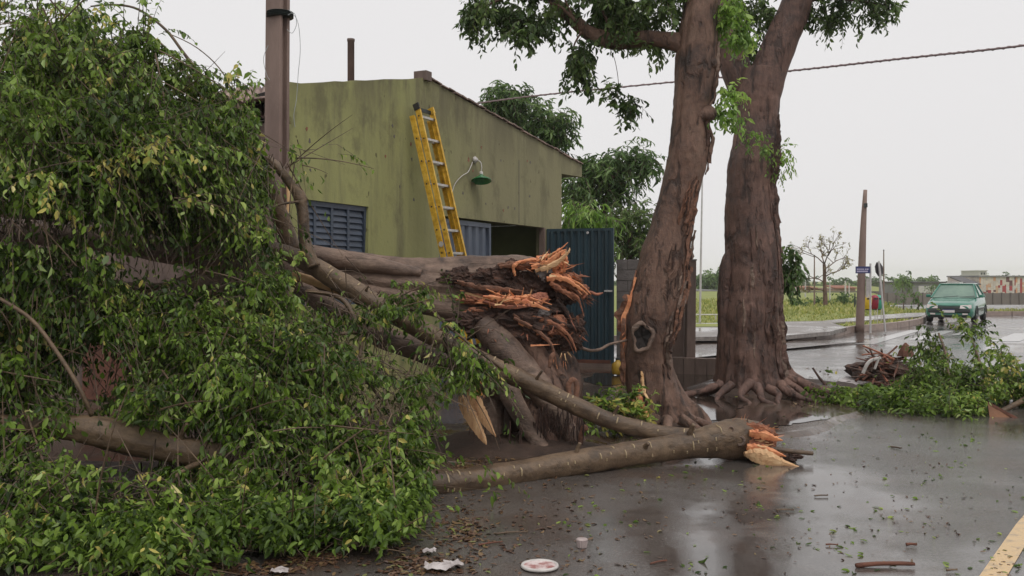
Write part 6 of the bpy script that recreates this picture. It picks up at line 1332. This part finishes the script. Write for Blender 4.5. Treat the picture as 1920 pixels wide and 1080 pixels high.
for px, py, L, an, r, lab in ((1660, 1062, .32, .02, .014, 'thick broken twig on the asphalt at the bottom right'), (1709, 1023, .06, -.1, .010, 'short dark twig piece above the thick broken twig'), (1472, 957, .12, -.1, .006, 'thin pale twig on the wet road below the split end'), (1785, 1070, .06, .1, .006, 'small twig near the yellow line'), (1560, 1022, .07, -.2, .005, 'reddish little twig left of the thick broken one'), (1235, 1055, .12, .6, .006, 'forked reddish twig in the middle of the near road'), (1540, 930, .1, .1, .006, 'thin dark twig lying near the puddle edge'), (1680, 840, .14, -1.2, .008, 'dark twig tip standing in the puddle below the leafy branch'), (920, 1020, .16, .5, .006, 'reddish brown twig beside the leaf litter'), (960, 1000, .2, .2, .006, 'thin brown twig left of the plastic cup')):
    c = G(px, py, .008); t_ = thing('fallen_twig', c, lab, 'twig'); d = Vector((math.cos(an), math.sin(an) * .8, .02)); s_ = Vector((-d.y, d.x, 0)); b_ = MB()
    tube(b_, [(*(c - d * L / 2 + Vector((0, 0, r * .6))), r), (*(c + s_ * L * .05 + Vector((0, 0, r * .8))), r * .9), (*(c + d * L / 2 + Vector((0, 0, r * .6))), r * .7)], 7, 4, .25, 30, seed=px); b_.build('stem', M_rust if 'red' in lab or 'thick' in lab else M_barkL, t_, True)
    b_ = MB(); tube(b_, [(*(c + d * L * .45 + Vector((0, 0, r))), r * .7), (*(c + d * L * .5 + s_ * L * .12 + Vector((0, 0, r * 1.5))), r * .4)], 5, 2); b_.build('spur', M_barkL, t_)
# scattered leaves and bark crumbs on road and pavement
def litter(n, box, m, seed, L, lab, name, dens=None):
    g = np.random.default_rng(seed); px = g.uniform(box[0], box[2], n * 3); py = g.uniform(box[1], box[3], n * 3)
    if dens is None: dens = lambda x, y: np.array([1.0 if noise.noise(Vector((a * .006, b * .02, seed))) > .08 else .12 for a, b in zip(x, y)])
    if dens: w_ = dens(px, py); k = g.random(len(px)) < w_; px, py = px[k], py[k]
    px, py = px[:n], py[:n]; Y = CH * FPX / (py - HY); P = np.stack([(px - 960) / FPX * Y, Y, np.full(len(px), .005)], 1)
    on = np.array([inpoly(np.array([a]), np.array([b]), [(q.x, q.y) for q in wp] + [(9, 24), (-20, 30), (-40, 20), (-40, 4)])[0] for a, b in P[:, :2]]) if len(P) else None
    P[on, 2] = .046
    a = g.uniform(0, 6.28, len(P)); U = np.stack([np.cos(a), np.sin(a), g.normal(0, .06, len(P))], 1); U = norm(U); WN = norm(g.normal(size=(len(P), 3)) * .12 + np.array((0, 0, 1.))); V = norm(np.cross(WN, U))
    f = dict(P=P, U=U, V=V, W=np.cross(U, V), L=L * g.uniform(.5, 1.3, len(P)), lv=g.random(len(P)))
    o = leaf_mesh(name, f, m, None); tag(o, lab, 'leaf litter'); return o
litter(330, (1050, 700, 1920, 1080), M_leaf, 1, .05, 'green leaves scattered thinly over the wet road', 'fallen_leaves')
litter(520, (760, 900, 1260, 1075), M_leafd, 2, .045, 'brown leaf and bark litter on the road near the crown', 'leaf_litter', lambda x, y: np.clip(1.15 - (x - 760) / 420, .08, 1))
litter(500, (1150, 700, 1920, 1080), M_leafd, 3, .03, 'fine brown bark crumbs over the wet road', 'bark_crumbs')
litter(1600, (300, 980, 900, 1078), M_leafd, 4, .05, 'thick brown leaf litter under the crown at the bottom', 'leaf_litter')
litter(600, (850, 780, 1110, 900), M_leafd, 5, .05, 'dead leaves on the soil round the stump', 'leaf_litter')
litter(300, (1480, 690, 1640, 770), M_leafd, 6, .06, 'brown debris on the soil by the thick trunk', 'leaf_litter')

# ================================================================== HAZE
hz = MB(); hz.box((0, 745, 6), (1900, 1640, 22)); hz_m = bpy.data.materials.new('haze'); hz_m.use_nodes = True; n_ = hz_m.node_tree.nodes; n_.clear()
o_ = n_.new('ShaderNodeOutputMaterial'); v_ = n_.new('ShaderNodeVolumePrincipled'); v_.inputs['Color'].default_value = (1, 1, 1, 1); v_.inputs['Density'].default_value = .0005; v_.inputs['Anisotropy'].default_value = .2
hz_m.node_tree.links.new(v_.outputs[0], o_.inputs['Volume'])
tag(hz.build('haze', hz_m), 'pale wet haze in the distance', 'haze', kind='stuff')
